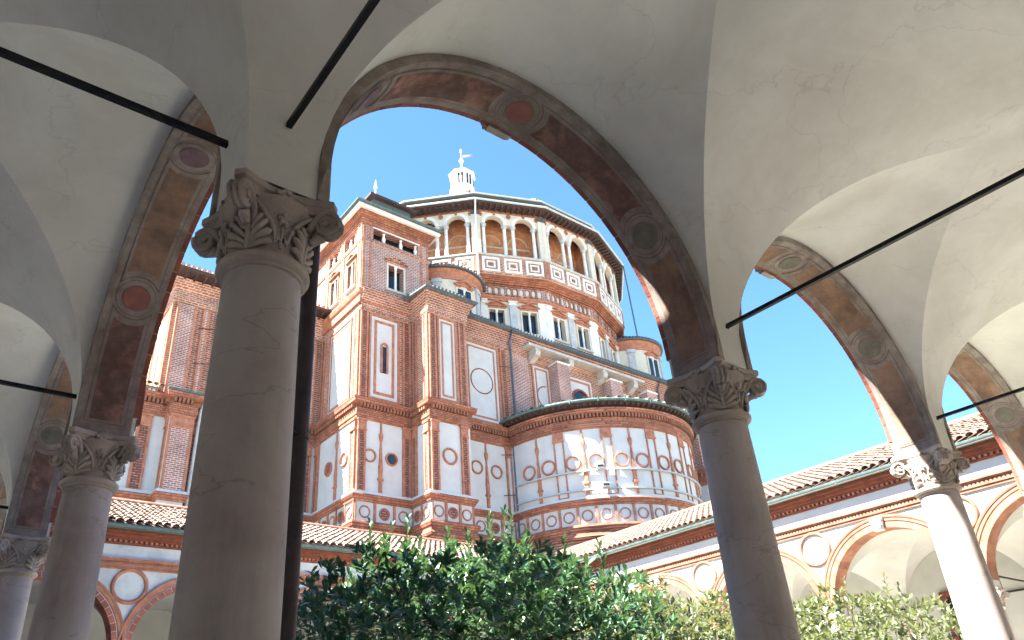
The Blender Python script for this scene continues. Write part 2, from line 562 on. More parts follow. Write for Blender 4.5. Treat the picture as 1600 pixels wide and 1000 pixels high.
def voussoir_mesh(name, material, r0, r1, d0, d1, n, gap=0.06):
    m = MB()
    st = PI/n
    m.ring(LOC, 0, 0, [(r0, d0), (r0, d1), (r1, d1), (r1, d0)], st*gap, st*(1-gap), 2)
    return m.mesh(name, material)
VN = 26
V_NEAR = voussoir_mesh('voussoir', 'brick_edge', RS, 1.64, 0.182, 0.222, VN, 0.02)
V_FARL = voussoir_mesh('voussoir', 'brick_edge', RS, 1.62, -0.21, 0.25, VN, 0.035)
V_FARR = voussoir_mesh('voussoir', 'terracotta_pale', RS, 1.63, -0.21, 0.25, VN, 0.018)

def sof(R, t):
    if t < 0:
        return R, SPR+R*t
    if t > PI:
        return -R, SPR-R*(t-PI)
    return R*math.cos(t), SPR+R*math.sin(t)
T0 = (ZA-SPR)/RS
MEDS = [math.radians(37), math.radians(90), math.radians(143)]

def soffit(f, sc, parent, panels, discs):
    def pt(t, w, R):
        a, z = sof(R, t)
        return f(sc+a, z, w)
    def sheet(fa, fb, w0, w1, R, n=14, k=6):
        rows = []
        for j in range(k+1):
            w = w0+(w1-w0)*j/k
            ta, tb = fa(w), fb(w)
            rows.append([pt(ta+(tb-ta)*i/n, w, R) for i in range(n+1)])
        return MB().grid(rows)
    mb = MB()
    n = 56
    for i in range(n):
        ta, tb = T0+(PI-2*T0)*i/n, T0+(PI-2*T0)*(i+1)/n
        c = [pt(ta, -0.212, RS), pt(tb, -0.212, RS), pt(tb, 0.182, RS), pt(ta, 0.182, RS),
             pt(ta, -0.212, RS+0.014), pt(tb, -0.212, RS+0.014), pt(tb, 0.182, RS+0.014), pt(ta, 0.182, RS+0.014)]
        mb.add(c, [(0, 1, 2, 3), (4, 7, 6, 5), (0, 4, 5, 1), (2, 6, 7, 3)])
    base = build(mb, 'arch_soffit', 'fresco_border', parent, smooth=True, auto=0.5)
    cw = -0.015
    def ends(i, rho):
        def lo(w):
            return T0+0.05 if i == 0 else MEDS[i-1]+math.sqrt(max(rho*rho-(w-cw)**2, 0))/RS
        def hi(w):
            return PI-T0-0.05 if i == 3 else MEDS[i]-math.sqrt(max(rho*rho-(w-cw)**2, 0))/RS
        return lo, hi
    for i in range(4):
        lo, hi = ends(i, 0.172)
        build(sheet(lo, hi, cw-0.150, cw+0.150, RS-0.003), 'painted_border', 'fresco_line', base, smooth=True)
        lo, hi = ends(i, 0.178)
        build(sheet(lambda w: lo(w)+0.005, lambda w: hi(w)-0.005, cw-0.143, cw+0.143, RS-0.006), 'painted_border', 'fresco_border', base, smooth=True)
        lo, hi = ends(i, 0.205)
        build(sheet(lambda w: lo(w)+0.016, lambda w: hi(w)-0.016, cw-0.118, cw+0.118, RS-0.009), 'painted_panel', panels[i], base, smooth=True)
    for i, t in enumerate(MEDS):
        for rr, mt, off, nm in ((0.152, 'fresco_line', 0.003, 'medallion_rim'), (0.146, 'fresco_border', 0.006, 'medallion_rim'), (0.108, 'fresco_line', 0.009, 'medallion_rim'), (0.098, discs[i], 0.012, 'painted_medallion')):
            rows = [[pt(t+rr*q/4*math.cos(2*PI*j/28)/RS, cw+rr*q/4*math.sin(2*PI*j/28), RS-off) for q in range(5)] for j in range(29)]
            build(MB().grid(rows), nm, mt, base, smooth=True)

def vault_webs(P, uc, hu, vc, hv, H, parent, n=40, k=6, m='plaster_vault'):
    """groin vault over a bay: P(u, v, z) places it, four webs meeting on sharp groins"""
    for side in (1, -1):
        rows, rows2 = [], []
        for i in range(n+1):
            ph = -PI/2+PI*i/n
            q, z = math.sin(ph), SPR+H*math.cos(ph)
            r1, r2 = [], []
            for j in range(k+1):
                v = side*(abs(q)+(1-abs(q))*j/k)
                r1.append(P(uc+hu*q, vc+hv*v, z))
                r2.append(P(uc+hu*v, vc+hv*q, z))
            rows.append(r1)
            rows2.append(r2)
        build(MB().grid(rows), 'vault_web', m, parent, smooth=True, auto=1.0)
        build(MB().grid(rows2), 'vault_web', m, parent, smooth=True, auto=1.0)
DC, HD, HC = -1.88, 1.67, 1.56

TILE = MB()
def _tile():
    n = 7
    vs = []
    for y, r in ((-0.23, 0.098), (0.23, 0.075)):
        for rr in (r, r-0.016):
            for i in range(n+1):
                a = PI*i/n
                vs.append((rr*math.cos(a), y, rr*math.sin(a)*0.85+(0.03 if y < 0 else 0.0)))
    m = n+1
    fs = []
    for i in range(n):
        fs += [(i, i+1, 2*m+i+1, 2*m+i), (m+i, 3*m+i, 3*m+i+1, m+i+1), (i, m+i, m+i+1, i+1)]
    fs += [(0, 2*m, 3*m, m), (n, m+n, 3*m+n, 2*m+n)]
    TILE.add(vs, fs)
_tile()
TILE_ME = TILE.mesh('tile', 'roof_tile', smooth=True, auto=0.6)

def wing(key, label, f, loc, far=None, voussoirs=None, bays_v=(), soff=None, hi=False, trim=0.0, tiles=True):
    W = thing('cloister_wing', label, 'cloister wing', loc)
    e = 0.2070 if trim else 0.2085
    wall_m = {'C': 'plaster_aged', 'D': 'plaster_white'}.get(key, 'plaster_vault')
    arches = [(BAY*(k+0.5), RS+0.012, SPR) for k in range(NB)]
    mb = MB().arcade(f, -e, BAY*NB+e, ZA, 6.42+trim, arches, -0.21, 0.21, n=44)
    build(mb, 'arcade_wall', wall_m, W)
    # vault
    for k in range(NB):
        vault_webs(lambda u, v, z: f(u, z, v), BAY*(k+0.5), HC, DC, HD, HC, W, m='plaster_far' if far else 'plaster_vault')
    for k in range(NB+1):
        s0 = -0.21 if k == 0 else BAY*k-(BAY/2-HC)
        s1 = BAY*NB+0.21 if k == NB else BAY*k+(BAY/2-HC)
        rows = [[f(s, SPR+HC*math.cos(-PI/2+PI*i/40), DC+HD*math.sin(-PI/2+PI*i/40)) for s in (s0, s1)] for i in range(41)]
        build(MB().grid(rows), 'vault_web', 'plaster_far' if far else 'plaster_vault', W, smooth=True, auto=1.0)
    mb = MB().box(f, -3.9+trim*10, BAY*NB+3.9-trim*10, -0.1, 6.6+trim, -3.9, -3.555)
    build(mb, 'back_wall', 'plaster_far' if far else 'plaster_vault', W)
    # inner edge of each arch
    for k in range(NB):
        mb = MB().ring(f, BAY*(k+0.5), SPR, [(RS+0.002, -0.225), (RS+0.002, -0.205), (RS+0.058, -0.205), (RS+0.058, -0.225)], 0, PI, 44)
        for sg in (-1, 1):
            a_, b_ = sorted((BAY*(k+0.5)+sg*(RS+0.002), BAY*(k+0.5)+sg*(RS+0.058)))
            mb.box(f, a_, b_, ZA, SPR, -0.225, -0.205)
        build(mb, 'arch_rim', 'fresco_border' if far is None else 'terracotta_pale', W, smooth=True, auto=0.5)
        if far is None:
            if soff and k in soff:
                soffit(f, BAY*(k+0.5), W, *soff[k])
        else:
            mb = MB().ring(f, BAY*(k+0.5), SPR, [(RS+0.003, -0.2), (RS+0.003, 0.2), (RS+0.02, 0.2), (RS+0.02, -0.2)], 0, PI, 40)
            build(mb, 'arch_soffit', 'terracotta_pale', W, smooth=True, auto=0.5)
        # archivolt on the garden face
        sc = BAY*(k+0.5)
        A = build(MB().ring(f, sc, SPR, [(1.645, 0.2), (1.645, 0.232), (1.66, 0.246), (1.73, 0.246), (1.735, 0.262), (1.775, 0.270), (1.79, 0.262), (1.79, 0.2)], 0, PI, 48), 'archivolt', 'terracotta_pale' if key != 'C' else 'terracotta', W, smooth=True, auto=0.5)
        if k in bays_v:
            build(MB().ring(f, sc, SPR, [(RS+0.004, 0.184 if far is None else -0.206), (RS+0.004, 0.218 if far is None else 0.245), (1.63, 0.218 if far is None else 0.245), (1.63, 0.184 if far is None else -0.206)], 0, PI, 52), 'mortar_ring', 'stone_sill' if key != 'C' else 'plaster_aged', A, smooth=True, auto=0.5)
            for q in range(VN):
                M = frame_matrix(f, sc, SPR, 0) @ Matrix.Rotation(-PI*q/VN, 4, 'Y')
                link('voussoir', voussoirs, A, M=M)
        # scroll keystone
        kd = 0.09 if far is None else 0.0
        kz = 5.50 if far else 5.53
        mb = MB().prism(f, [(sc-0.10, kz), (sc+0.10, kz), (sc+0.145, 5.80), (sc-0.145, 5.80)], 0.2, 0.33-kd)
        for j in range(7):
            a = j/6
            w = 0.085+0.04*a
            mb.tube([f(sc-w, kz+0.03+0.22*a, 0.335-kd+0.03*math.sin(a*PI*2)+0.02*a), f(sc+w, kz+0.03+0.22*a, 0.335-kd+0.03*math.sin(a*PI*2)+0.02*a)], 0.026, 8)
        for ss in (-1, 1):
            mb.ring(f, sc+ss*0.06, 5.66, [(0.02, 0.32-kd), (0.02, 0.385-kd), (0.045, 0.385-kd), (0.045, 0.32-kd)], n=10)
        build(mb, 'keystone', 'stone_white' if far else 'stone_carved', W)
        if k > 0:
            mb = MB().ring(f, BAY*k, 5.46, halfround(0.335, 0.425, 0.2, 0.262), n=40)
            build(mb, 'roundel', 'terracotta_pale' if key != 'C' else 'terracotta', W, smooth=True, auto=0.5)
    L0, L1 = 0.2, BAY*NB-0.2
    t2 = trim*0.5
    tp = 'terracotta_pale' if key != 'C' else 'terracotta'
    sc = MB().box(f, L0, L1, 5.84+t2, 5.868+t2, 0.2, 0.25).box(f, L0, L1, 5.868+t2, 5.91+t2, 0.2, 0.232)
    sc.box(f, L0, L1, 5.91+t2, 5.94+t2, 0.2, 0.262).box(f, L0, L1, 6.02+t2, 6.05+t2, 0.2, 0.275).box(f, L0, L1, 6.05+t2, 6.09+t2, 0.2, 0.30)
    st = build(sc, 'string_course', tp, W)
    mb = MB().box(f, L0, L1, 5.94+t2, 6.02+t2, 0.2, 0.235)
    nz = int((L1-L0)/0.085)
    for i in range(nz):
        s = L0+0.02+i*0.085
        if far and in_view(f(s, 6, 0.2)):
            mb.prism(f, [(s, 5.942+t2), (s+0.085, 5.942+t2), (s+0.0425, 6.018+t2)], 0.235, 0.258)
    build(mb, 'zigzag_course', tp, st, kind='stuff')
    co = MB().box(f, L0, L1, 6.42+t2, 6.47+t2, 0.15, 0.25).box(f, L0, L1, 6.47+t2, 6.53+t2, 0.15, 0.225).box(f, L0, L1, 6.53+t2, 6.58+t2, 0.15, 0.29).box(f, L0, L1, 6.58+t2, 6.66+t2, 0.15, 0.34).box(f, L0, L1, 6.66+t2, 6.74+t2, 0.15, 0.40)
    c = build(co, 'cornice', 'terracotta_dark', W)
    build(MB().box(f, L0, L1, 6.742+t2, 6.80+t2, -0.1, 0.43), 'eaves_board', 'wood_dark', c)
    build(MB().box(f, L0, L1, 6.80+t2, 6.95+t2, -0.1, 0.30), 'eaves_board', 'wood_dark', c)
    mb = MB()
    nz = int((L1-L0)/0.12)
    for i in range(nz):
        s = L0+0.03+i*0.12
        if far and in_view(f(s, 6.5, 0.2)):
            mb.box(f, s, s+0.06, 6.475+t2, 6.528+t2, 0.225, 0.275)
    if mb.v:
        build(mb, 'dentil_course', 'terracotta', c, kind='stuff')
    # roof
    if hi:
        up = MB().box(f, -3.4, BAY*NB+3.4, 6.6, 7.86, -3.8, 0.18)
        build(up, 'shadow_storey', 'plaster_white', W)  # unseen storey, added to shade the first arch and near bush
        r = MB().prism(Pl(*f(0, 0, 0)[:2], math.degrees(f.ang)+90), [(-0.8, 7.89), (4.6, 7.89), (4.6, 9.4), (1.9, 9.4), (-0.8, 8.05)], 4.0, -(BAY*NB+4))
        build(r, 'roof', 'roof_tile', W)  # unseen roof, its eave set where that shadow edge must fall
        return W
    def rz(d):
        return EAVE_Z+(0.55-d)/(0.55-RIDGE_D)*(RIDGE_Z-EAVE_Z)
    mb = MB()
    top = [f(0.55, rz(0.55), 0.55), f(BAY*NB-0.55, rz(0.55), 0.55), f(BAY*NB-RIDGE_D, RIDGE_Z, RIDGE_D), f(RIDGE_D, RIDGE_Z, RIDGE_D)]
    bot = [(x, y, z-0.12) for x, y, z in top]
    mb.add(top+bot, [(0, 1, 2, 3), (7, 6, 5, 4), (0, 4, 5, 1), (1, 5, 6, 2), (2, 6, 7, 3), (3, 7, 4, 0)])
    roof = build(mb, 'roof', 'roof_shadow', W)
    gut = MB()
    gp = [(1.35*a_, 1.35*b_) for a_, b_ in [(-0.062, 0.0), (-0.058, -0.04), (-0.035, -0.066), (0, -0.075), (0.035, -0.066), (0.058, -0.04), (0.062, 0.0), (0.052, 0.004), (0.045, -0.03), (0, -0.06), (-0.045, -0.03), (-0.052, 0.004)]]
    vsg = [f(s, 6.835+t2+b, 0.485+a) for s in (0.55, BAY*NB-0.55) for a, b in gp]
    q = len(gp)
    gut.add(vsg, [(j, q+j, q+(j+1) % q, (j+1) % q) for j in range(q)])
    G = build(gut, 'gutter', 'copper_green', W, smooth=True, auto=0.8)
    if far:
        for i in range(1, 9):
            s = i*BAY*NB/9
            mb = MB().box(f, s-0.012, s+0.012, 6.745+t2, 6.83+t2, 0.405, 0.56)
            build(mb, 'gutter_bracket', 'copper_green', G)
    if not (far and tiles):
        return W
    slope = math.atan2(RIDGE_Z-EAVE_Z, 0.55-RIDGE_D)
    cand = []
    rows = int((0.55-RIDGE_D)/math.cos(slope)/0.34)
    rnd = random.Random(11)
    for r in range(rows+1):
        d = 0.37-r*0.34*math.cos(slope)
        ns = int((BAY*NB+8)/0.215)
        for i in range(ns):
            s = -4+i*0.215+rnd.uniform(-0.008, 0.008)
            if not (d+0.12 <= s <= BAY*NB-d-0.12):
                continue
            p = f(s, rz(d)+0.022, d)
            M = frame_matrix(f, s, rz(d)+0.022+rnd.uniform(-0.006, 0.006), d) @ Matrix.Rotation(rnd.uniform(-0.05, 0.05), 4, 'Z') @ Matrix.Rotation(slope+rnd.uniform(-0.02, 0.02), 4, 'X')
            cand.append(((Vector(p)-CAM).length if in_view(p, 0.0) else 1e6, len(cand), M))
    cand.sort(key=lambda t: (t[0], t[1]))
    stuff = MB()
    for i, (_, _, M) in enumerate(cand):
        if i < 300:
            link('roof_tile', TILE_ME, roof, M=M)
        else:
            stuff.add([M @ Vector(v) for v in TILE.v], TILE.f)
    build(stuff, 'tile_field', 'roof_tile', roof, kind='stuff', smooth=True, auto=0.6)
    # ridge capping
    mb = MB()
    mb.tube([f(RIDGE_D+0.2, RIDGE_Z+0.05, RIDGE_D+0.05), f(BAY*NB-RIDGE_D-0.2, RIDGE_Z+0.05, RIDGE_D+0.05)], 0.11, 10)
    build(mb, 'ridge_capping', 'terracotta_pale', roof, smooth=True, auto=0.9)
    return W

FA, FB, FC, FD = Pl(17, 0, 180), Pl(0, 0, 90), Pl(0, 17, 0), Pl(17, 17, -90)
P4 = ['fresco_red', 'fresco_red', 'fresco_brown', 'fresco_plum']
soffA = {4: (['fresco_brown', 'fresco_red', 'fresco_red', 'fresco_plum'], ['fresco_disc_green', 'fresco_disc', 'fresco_disc_plum']),
         3: (['fresco_brown', 'fresco_brown', 'fresco_brown', 'fresco_plum'], ['fresco_disc_green', 'fresco_disc_green', 'fresco_disc']),
         2: (['fresco_brown', 'fresco_brown', 'fresco_brown', 'fresco_brown'], ['fresco_disc_green', 'fresco_disc', 'fresco_disc_green'])}
# wing A runs from x = 17 back to x = 0 in its own s, so panel order is mirrored
soffA = {k: (list(p), list(d)) for k, (p, d) in soffA.items()}
for k in soffA:
    soffA[k] = (soffA[k][0][::-1], soffA[k][1][::-1])
soffB = {0: (['fresco_red', 'fresco_brown', 'fresco_brown', 'fresco_brown'], ['fresco_disc', 'fresco_disc_plum', 'fresco_disc']),
         1: (['fresco_red', 'fresco_brown', 'fresco_brown', 'fresco_brown'], ['fresco_disc_green', 'fresco_disc_green', 'fresco_disc']),
         2: (['fresco_brown']*4, ['fresco_disc_green', 'fresco_disc', 'fresco_disc'])}
# wing B bay 0 lies between the corner column and the next: its far haunch is at small t
WA = wing('A', 'plastered vaulted cloister walk whose painted arches catch sun on their edges', FA, (17, 0, 0), None, V_NEAR, (4, 3, 2), soffA, trim=0.004)
WB = wing('B', 'plastered cloister walk with shaded brown painted arches receding beside the thick corner column', FB, (0, 0, 0), None, V_NEAR, (0, 1, 2), soffB, hi=True)
WC = wing('C', 'shaded arcaded cloister wing with grey stained plaster standing in front of the church tower', FC, (0, 17, 0), 'L', V_FARL, (0, 1, 2, 3), trim=0.004)
WD = wing('D', 'sunlit arcaded cloister wing with white plaster and pale terracotta arches behind the bushes', FD, (17, 17, 0), 'R', V_FARR, (1, 2, 3, 4))
# corner vault bays
for (cx, cy), W in (((-1.88, -1.88), WA), ((-1.88, 18.88), WC), ((18.88, 18.88), WC), ((18.88, -1.88), WA)):
    vault_webs(lambda u, v, z: (u, v, z), cx, HD, cy, HD, HC, W)

# shuttered window, conduit and corbels on the back wall of the sunlit wing
f = FD
bw = -3.555
wn_ = build(MB().box(f, 11.21, 11.36, 2.0, 4.48, bw, bw+0.07).box(f, 12.3, 12.45, 2.0, 4.48, bw, bw+0.07).box(f, 11.36, 12.3, 4.33, 4.48, bw, bw+0.07).box(f, 11.36, 12.3, 1.9, 2.0, bw, bw+0.07), 'window', 'window_wood', WD, label='dark red barred window frame on the back wall')
build(MB().box(f, 11.36, 12.3, 2.0, 4.33, bw, bw+0.012), 'pane', 'glass_dark', wn_)
for i in range(9):
    z = 2.15+i*0.25
    build(MB().tube([f(11.14, z, bw+0.10), f(12.5, z, bw+0.10)], 0.012, 6), 'bar', 'iron', wn_)
for i in range(4):
    s = 11.5+i*0.23
    build(MB().tube([f(s, 1.95, bw+0.10), f(s, 4.4, bw+0.10)], 0.012, 6), 'bar', 'iron', wn_)
build(MB().tube([f(0.3, 4.22, bw+0.03), f(8.9, 4.22, bw+0.03), f(16.9, 4.22, bw+0.03)], 0.022, 6), 'conduit', 'iron', WD)
for Wg, fr in ((WD, FD), (WC, FC)):
    for k in range(1, 5):
        s = BAY*k
        mb = MB()
        pr = [(0.05, 3.45), (0.10, 3.52), (0.12, 3.60), (0.17, 3.78), (0.24, 3.90)]
        for (w0, z0), (w1, z1) in zip(pr, pr[1:]):
            c = [fr(s-w0, z0, bw), fr(s+w0, z0, bw), fr(s+w0, z0, bw+w0), fr(s-w0, z0, bw+w0), fr(s-w1, z1, bw), fr(s+w1, z1, bw), fr(s+w1, z1, bw+w1), fr(s-w1, z1, bw+w1)]
            mb.add(c, [(0, 1, 2, 3), (4, 5, 6, 7), (0, 1, 5, 4), (1, 2, 6, 5), (2, 3, 7, 6), (3, 0, 4, 7)])
        mb.box(fr, s-0.27, s+0.27, 3.9, 3.98, bw, bw+0.27)
        for q in (-1, 1):
            mb.tube([fr(s+q*0.22, 3.83, bw+0.27), fr(s+q*0.22, 3.83, bw+0.15)], 0.055, 10)
            mb.tube([fr(s+q*0.07, 3.55, bw+0.14), fr(s+q*0.10, 3.70, bw+0.18), fr(s+q*0.13, 3.80, bw+0.24)], [0.02, 0.03, 0.02], 6)
        mb.tube([fr(s, 3.5, bw+0.12), fr(s, 3.68, bw+0.17), fr(s, 3.8, bw+0.24)], [0.02, 0.035, 0.02], 6)
        build(mb, 'wall_corbel', 'stone_carved', Wg)
# small louvred vent on the shaded wing
v = build(MB().box(FC, 1.52, 1.80, 5.52, 5.80, 0.2, 0.25), 'vent', 'sign_white', WC)
for i in range(5):
    build(MB().box(FC, 1.55, 1.77, 5.55+i*0.048, 5.572+i*0.048, 0.25, 0.262), 'louvre', 'stone_grey', v)

# ------------------------------------------------------------------ columns
def capital_meshes():
    H0 = ZN+0.045
    bell = MB().lathe(0, 0, [(0.17, H0), (0.175, H0+0.06), (0.183, H0+0.15), (0.196, H0+0.215), (0.222, H0+0.262), (0.226, H0+0.275), (0.20, H0+0.28)], 32)
    # abacus with concave sides and cut corners
    ab = MB()
    def plan(sc):
        pts = []
        c, ch, mid = 0.25*sc, 0.035*sc, 0.195*sc
        for q in range(4):
            a = q*PI/2
            for i in range(9):
                t = -1+2*i/8
                x = (c-ch)*t
                y = -(mid+(c-mid)*t*t)
                pts.append((x*math.cos(a)-y*math.sin(a), x*math.sin(a)+y*math.cos(a)))
        return pts
    secs = [(0.86, ZA-0.078), (0.88, ZA-0.060), (0.93, ZA-0.050), (0.93, ZA-0.044), (1.0, ZA-0.036), (1.0, ZA-0.006), (0.985, ZA)]
    vs, fs = [], []
    for sc, z in secs:
        vs += [(x, y, z) for x, y in plan(sc)]
    n = 36
    for k in range(len(secs)-1):
        for i in range(n):
            fs.append((k*n+i, k*n+(i+1) % n, (k+1)*n+(i+1) % n, (k+1)*n+i))
    fs += [tuple(range(n-1, -1, -1)), tuple((len(secs)-1)*n+i for i in range(n))]
    ab.add(vs, fs)
    def bellr(z):
        t = (z-H0)/0.28
        return 0.17+0.018*t+0.04*max(0, t-0.6)/0.4
    def P(a, z, off=0.0):
        r = bellr(z)+off
        return (r*math.cos(a), r*math.sin(a), z)
    vol, leaves, flow, rib = [], [], [], []
    for q in range(4):
        a = PI/4+q*PI/2
        da = Vector((math.cos(a), math.sin(a), 0))
        mb = MB()
        path, rad = [], []
        path += [da*0.185+Vector((0, 0, H0+0.10)), da*0.215+Vector((0, 0, H0+0.19)), da*0.262+Vector((0, 0, H0+0.247))]
        rad += [0.016, 0.02, 0.022]
        c = da*0.298+Vector((0, 0, H0+0.200))
        for i in range(27):
            t = i/26
            an = PI*0.62-t*2*PI*1.65
            rr = 0.060*(1-t)**0.8+0.006
            path.append(c+da*(rr*math.cos(an))+Vector((0, 0, rr*math.sin(an))))
            rad.append(0.016*(1-0.55*t))
        side = da.cross(Vector((0, 0, 1)))
        for off in (-0.026, 0.0, 0.026):
            mb.tube([p+side*off for p in path], [r*(0.92 if off else 1.0) for r in rad], 6)
        mb.tube([c-side*0.028, c+side*0.028], 0.052, 14)
        mb.tube([c-side*0.042, c+side*0.042], 0.016, 10)
        # little leaf hanging under the scroll
        mb.tube([da*0.215+Vector((0, 0, H0+0.12)), da*0.25+Vector((0, 0, H0+0.145)), da*0.285+Vector((0, 0, H0+0.125))], [0.02, 0.028, 0.008], 6)
        vol.append(mb)
        # acanthus palmette under each scroll
        mb = MB()
        mb.tube([P(a, H0, 0.004), P(a, H0+0.08, 0.012), P(a, H0+0.15, 0.022), P(a, H0+0.185, 0.045), P(a, H0+0.178, 0.062)], [0.018, 0.016, 0.014, 0.012, 0.006], 6)
        for sg in (-1, 1):
            for j, (z0, sp, rise, rr) in enumerate(((0.0, 0.62, 0.035, 0.016), (0.022, 0.60, 0.075, 0.017), (0.055, 0.50, 0.095, 0.016), (0.09, 0.36, 0.09, 0.014), (0.125, 0.2, 0.07, 0.012))):
                pts = []
                for i in range(6):
                    t = i/5
                    pts.append(P(a+sg*sp*(t**0.8)*(1-0.12*t), H0+z0+rise*t**1.3+(0.012*math.sin(t*PI)), 0.006+0.020*math.sin(t*PI*0.85)))
                mb.tube(pts, [0.008, rr*0.8, rr, rr*1.05, rr*0.95, rr*0.35], 6)
        leaves.append(mb)
        # flower and ribbons on each face
        b = q*PI/2
        mb = MB()
        for j in range(5):
            an = PI/2+2*PI*j/5
            cx, cz = 0.0, H0+0.165
            pts = []
            for i in range(4):
                t = i/3
                pts.append(P(b+(0.17*t*math.cos(an)), cz+0.038*t*math.sin(an), 0.008+0.010*math.sin(t*PI)))
            mb.tube(pts, [0.006, 0.011, 0.013, 0.005], 6)
        mb.tube([P(b, H0+0.16, 0.0), P(b, H0+0.16, 0.022)], 0.012, 8)
        mb.tube([P(b, H0+0.02, 0.006), P(b, H0+0.13, 0.008)], 0.006, 6)
        for sg in (-1, 1):
            mb.tube([P(b+sg*0.04*(1+i)*0.9, H0+0.055+0.016*math.sin(i*1.2), 0.008) for i in range(5)], [0.006, 0.009, 0.009, 0.007, 0.004], 6)
        # fleuron on the abacus
        n_ = Vector((math.cos(b), math.sin(b), 0))
        sd = Vector((-math.sin(b), math.cos(b), 0))
        cc = n_*0.205+Vector((0, 0, ZA-0.035))
        mb.tube([cc-n_*0.03, cc+n_*0.012], [0.036, 0.03], 12)
        mb.tube([cc, cc+n_*0.026], [0.014, 0.010], 8)
        for sg in (-1, 1):
            mb.tube([cc+sd*sg*0.02, cc+sd*sg*0.055+n_*0.008], [0.02, 0.012], 6)
        flow.append(mb)
        mb = MB()
        for sg in (-1, 1):
            pts = []
            for i in range(10):
                t = i/9
                an = b+sg*(0.70-0.52*math.sin(t*PI/2))
                pts.append(P(an, H0+0.245-0.19*t**1.1, 0.010+0.006*math.sin(t*PI)))
            mb.tube(pts, [0.012]*7+[0.010, 0.008, 0.005], 6, flat=1.0)
        rib.append(mb)
    return (bell.mesh('bell', 'stone_carved', True), ab.mesh('abacus', 'stone_carved', True, auto=0.5),
            [m.mesh('volute', 'stone_carved', True, auto=1.2) for m in vol], [m.mesh('acanthus_leaf', 'stone_carved', True, auto=1.2) for m in leaves],
            [m.mesh('flower', 'stone_carved', True, auto=1.2) for m in flow], [m.mesh('ribbon', 'stone_carved', True, auto=1.2) for m in rib])
CAPM = capital_meshes()
def arc_prof(r, zc, hr, n=7):
    return [(r+hr*math.cos(-PI/2+PI*i/n), zc+hr*math.sin(-PI/2+PI*i/n)) for i in range(n+1)]
SHAFT = MB().lathe(0, 0, [(0.205, 0.32), (0.205, 0.36), (0.194, 0.40), (0.196, 0.9), (0.194, 1.6), (0.189, 2.3), (0.181, 2.9), (0.173, 3.40), (0.170, 3.47)], 40).mesh('shaft', 'stone_column', True)
ASTR = MB().lathe(0, 0, [(0.168, 3.462), (0.181, 3.466), (0.181, 3.480)]+arc_prof(0.184, 3.507, 0.025)+[(0.17, 3.545)], 40).mesh('astragal', 'stone_carved', True, auto=0.9)
BASEM = MB().wbox(-0.3, 0.3, -0.3, 0.3, 0.02, 0.14).lathe(0, 0, [(0.25, 0.14)]+arc_prof(0.24, 0.185, 0.042)+[(0.235, 0.235), (0.222, 0.26)]+arc_prof(0.215, 0.295, 0.028)+[(0.2, 0.33)], 32).mesh('base', 'stone_column', True, auto=0.6)
COLG = 'stone columns of the cloister arcades'
LABELS = {(0, 0): 'thick grey brown stone column with carved capital and a dark downpipe close behind it',
 (0, 1): 'grey stone column next to the thick corner column, dark capital in front of sloping tiles',
 (0, 2): 'second column beyond the thick corner column in the brown painted arcade, lit bluish',
 (1, 0): 'shaded mauve grey column with fine cracks standing between two large sky filled arches',
 (2, 0): 'column lit brilliant white by the sun, its capital half in shadow',
 (5, 1): 'white column of the sunlit far wing at the end of the bright white foreground column'}
for i in range(6):
    for j in range(6):
        if 0 < i < 5 and 0 < j < 5:
            continue
        lab = LABELS.get((i, j))
        if not lab:
            if j == 5:
                lab = 'small shaded column under the stained far arcade in front of the church'
            elif i == 5:
                lab = 'small sunlit column under the white far arcade behind the bushes'
            elif j == 0:
                lab = 'column of the painted arcade beyond the brilliant white sunlit column'
            else:
                lab = 'distant column far along the brown painted arcade'
        T = thing('stone_pillar', lab, 'pillar', (BAY*i, BAY*j, 0.0), COLG)
        def part(nm, me, par):
            o = bpy.data.objects.new(nm, me)
            COL.objects.link(o)
            o.parent = par
            return o
        part('shaft', SHAFT, T)
        part('base', BASEM, T)
        part('astragal', ASTR, T)
        cp = part('capital', CAPM[0], T)
        part('abacus', CAPM[1], cp)
        for grp, nm in zip(CAPM[2:], ('volute', 'acanthus_leaf', 'flower', 'ribbon')):
            for me in grp:
                part(nm, me, cp)

# ------------------------------------------------------------------ tie rods
def rod(a, b, label, size=0.0145):
    mb = MB().tube([a, b], size*1.414, 4)
    e_ = (Vector(b)-Vector(a)).normalized()
    mb.tube([Vector(a)-e_*0.02, Vector(a)+e_*0.018], size*2.0, 4)
    o = build(mb, 'tie_rod', 'iron')
    tag(o, label, 'tie rod', 'iron tie rods across the cloister walks')
RZ = 4.25
rod((-0.03, -0.20, RZ), (-0.03, -3.6, RZ), 'black iron tie rod rising steeply to the right from above the thick corner column')
rod((-0.20, 0.06, RZ), (-3.6, 0.06, RZ), 'black iron tie rod crossing the walk to the left of the thick corner column')
for i in (1, 2, 3, 4):
    rod((BAY*i, -0.2, RZ-0.05), (BAY*i, -3.6, RZ-0.05), ['', 'long black iron tie rod running from above the shaded cracked column', 'black iron tie rod running from above the brilliant white column', 'iron tie rod beyond the brilliant white column', 'iron tie rod beyond the brilliant white column'][i])
    rod((-0.2, BAY*i, RZ-0.03), (-3.6, BAY*i, RZ-0.03), ['', 'black iron tie rod above the second column of the brown painted arcade', 'short black iron tie rod far along the brown painted arcade', 'iron tie rod deep in the brown painted arcade', 'iron tie rod deep in the brown painted arcade'][i])
    rod((17.2, BAY*i, RZ-0.03), (20.6, BAY*i, RZ-0.03), 'thin iron tie rod inside the sunlit far arcade', 0.016)
    rod((BAY*i, 17.2, RZ-0.03), (BAY*i, 20.6, RZ-0.03), 'thin iron tie rod inside the shaded far arcade', 0.016)

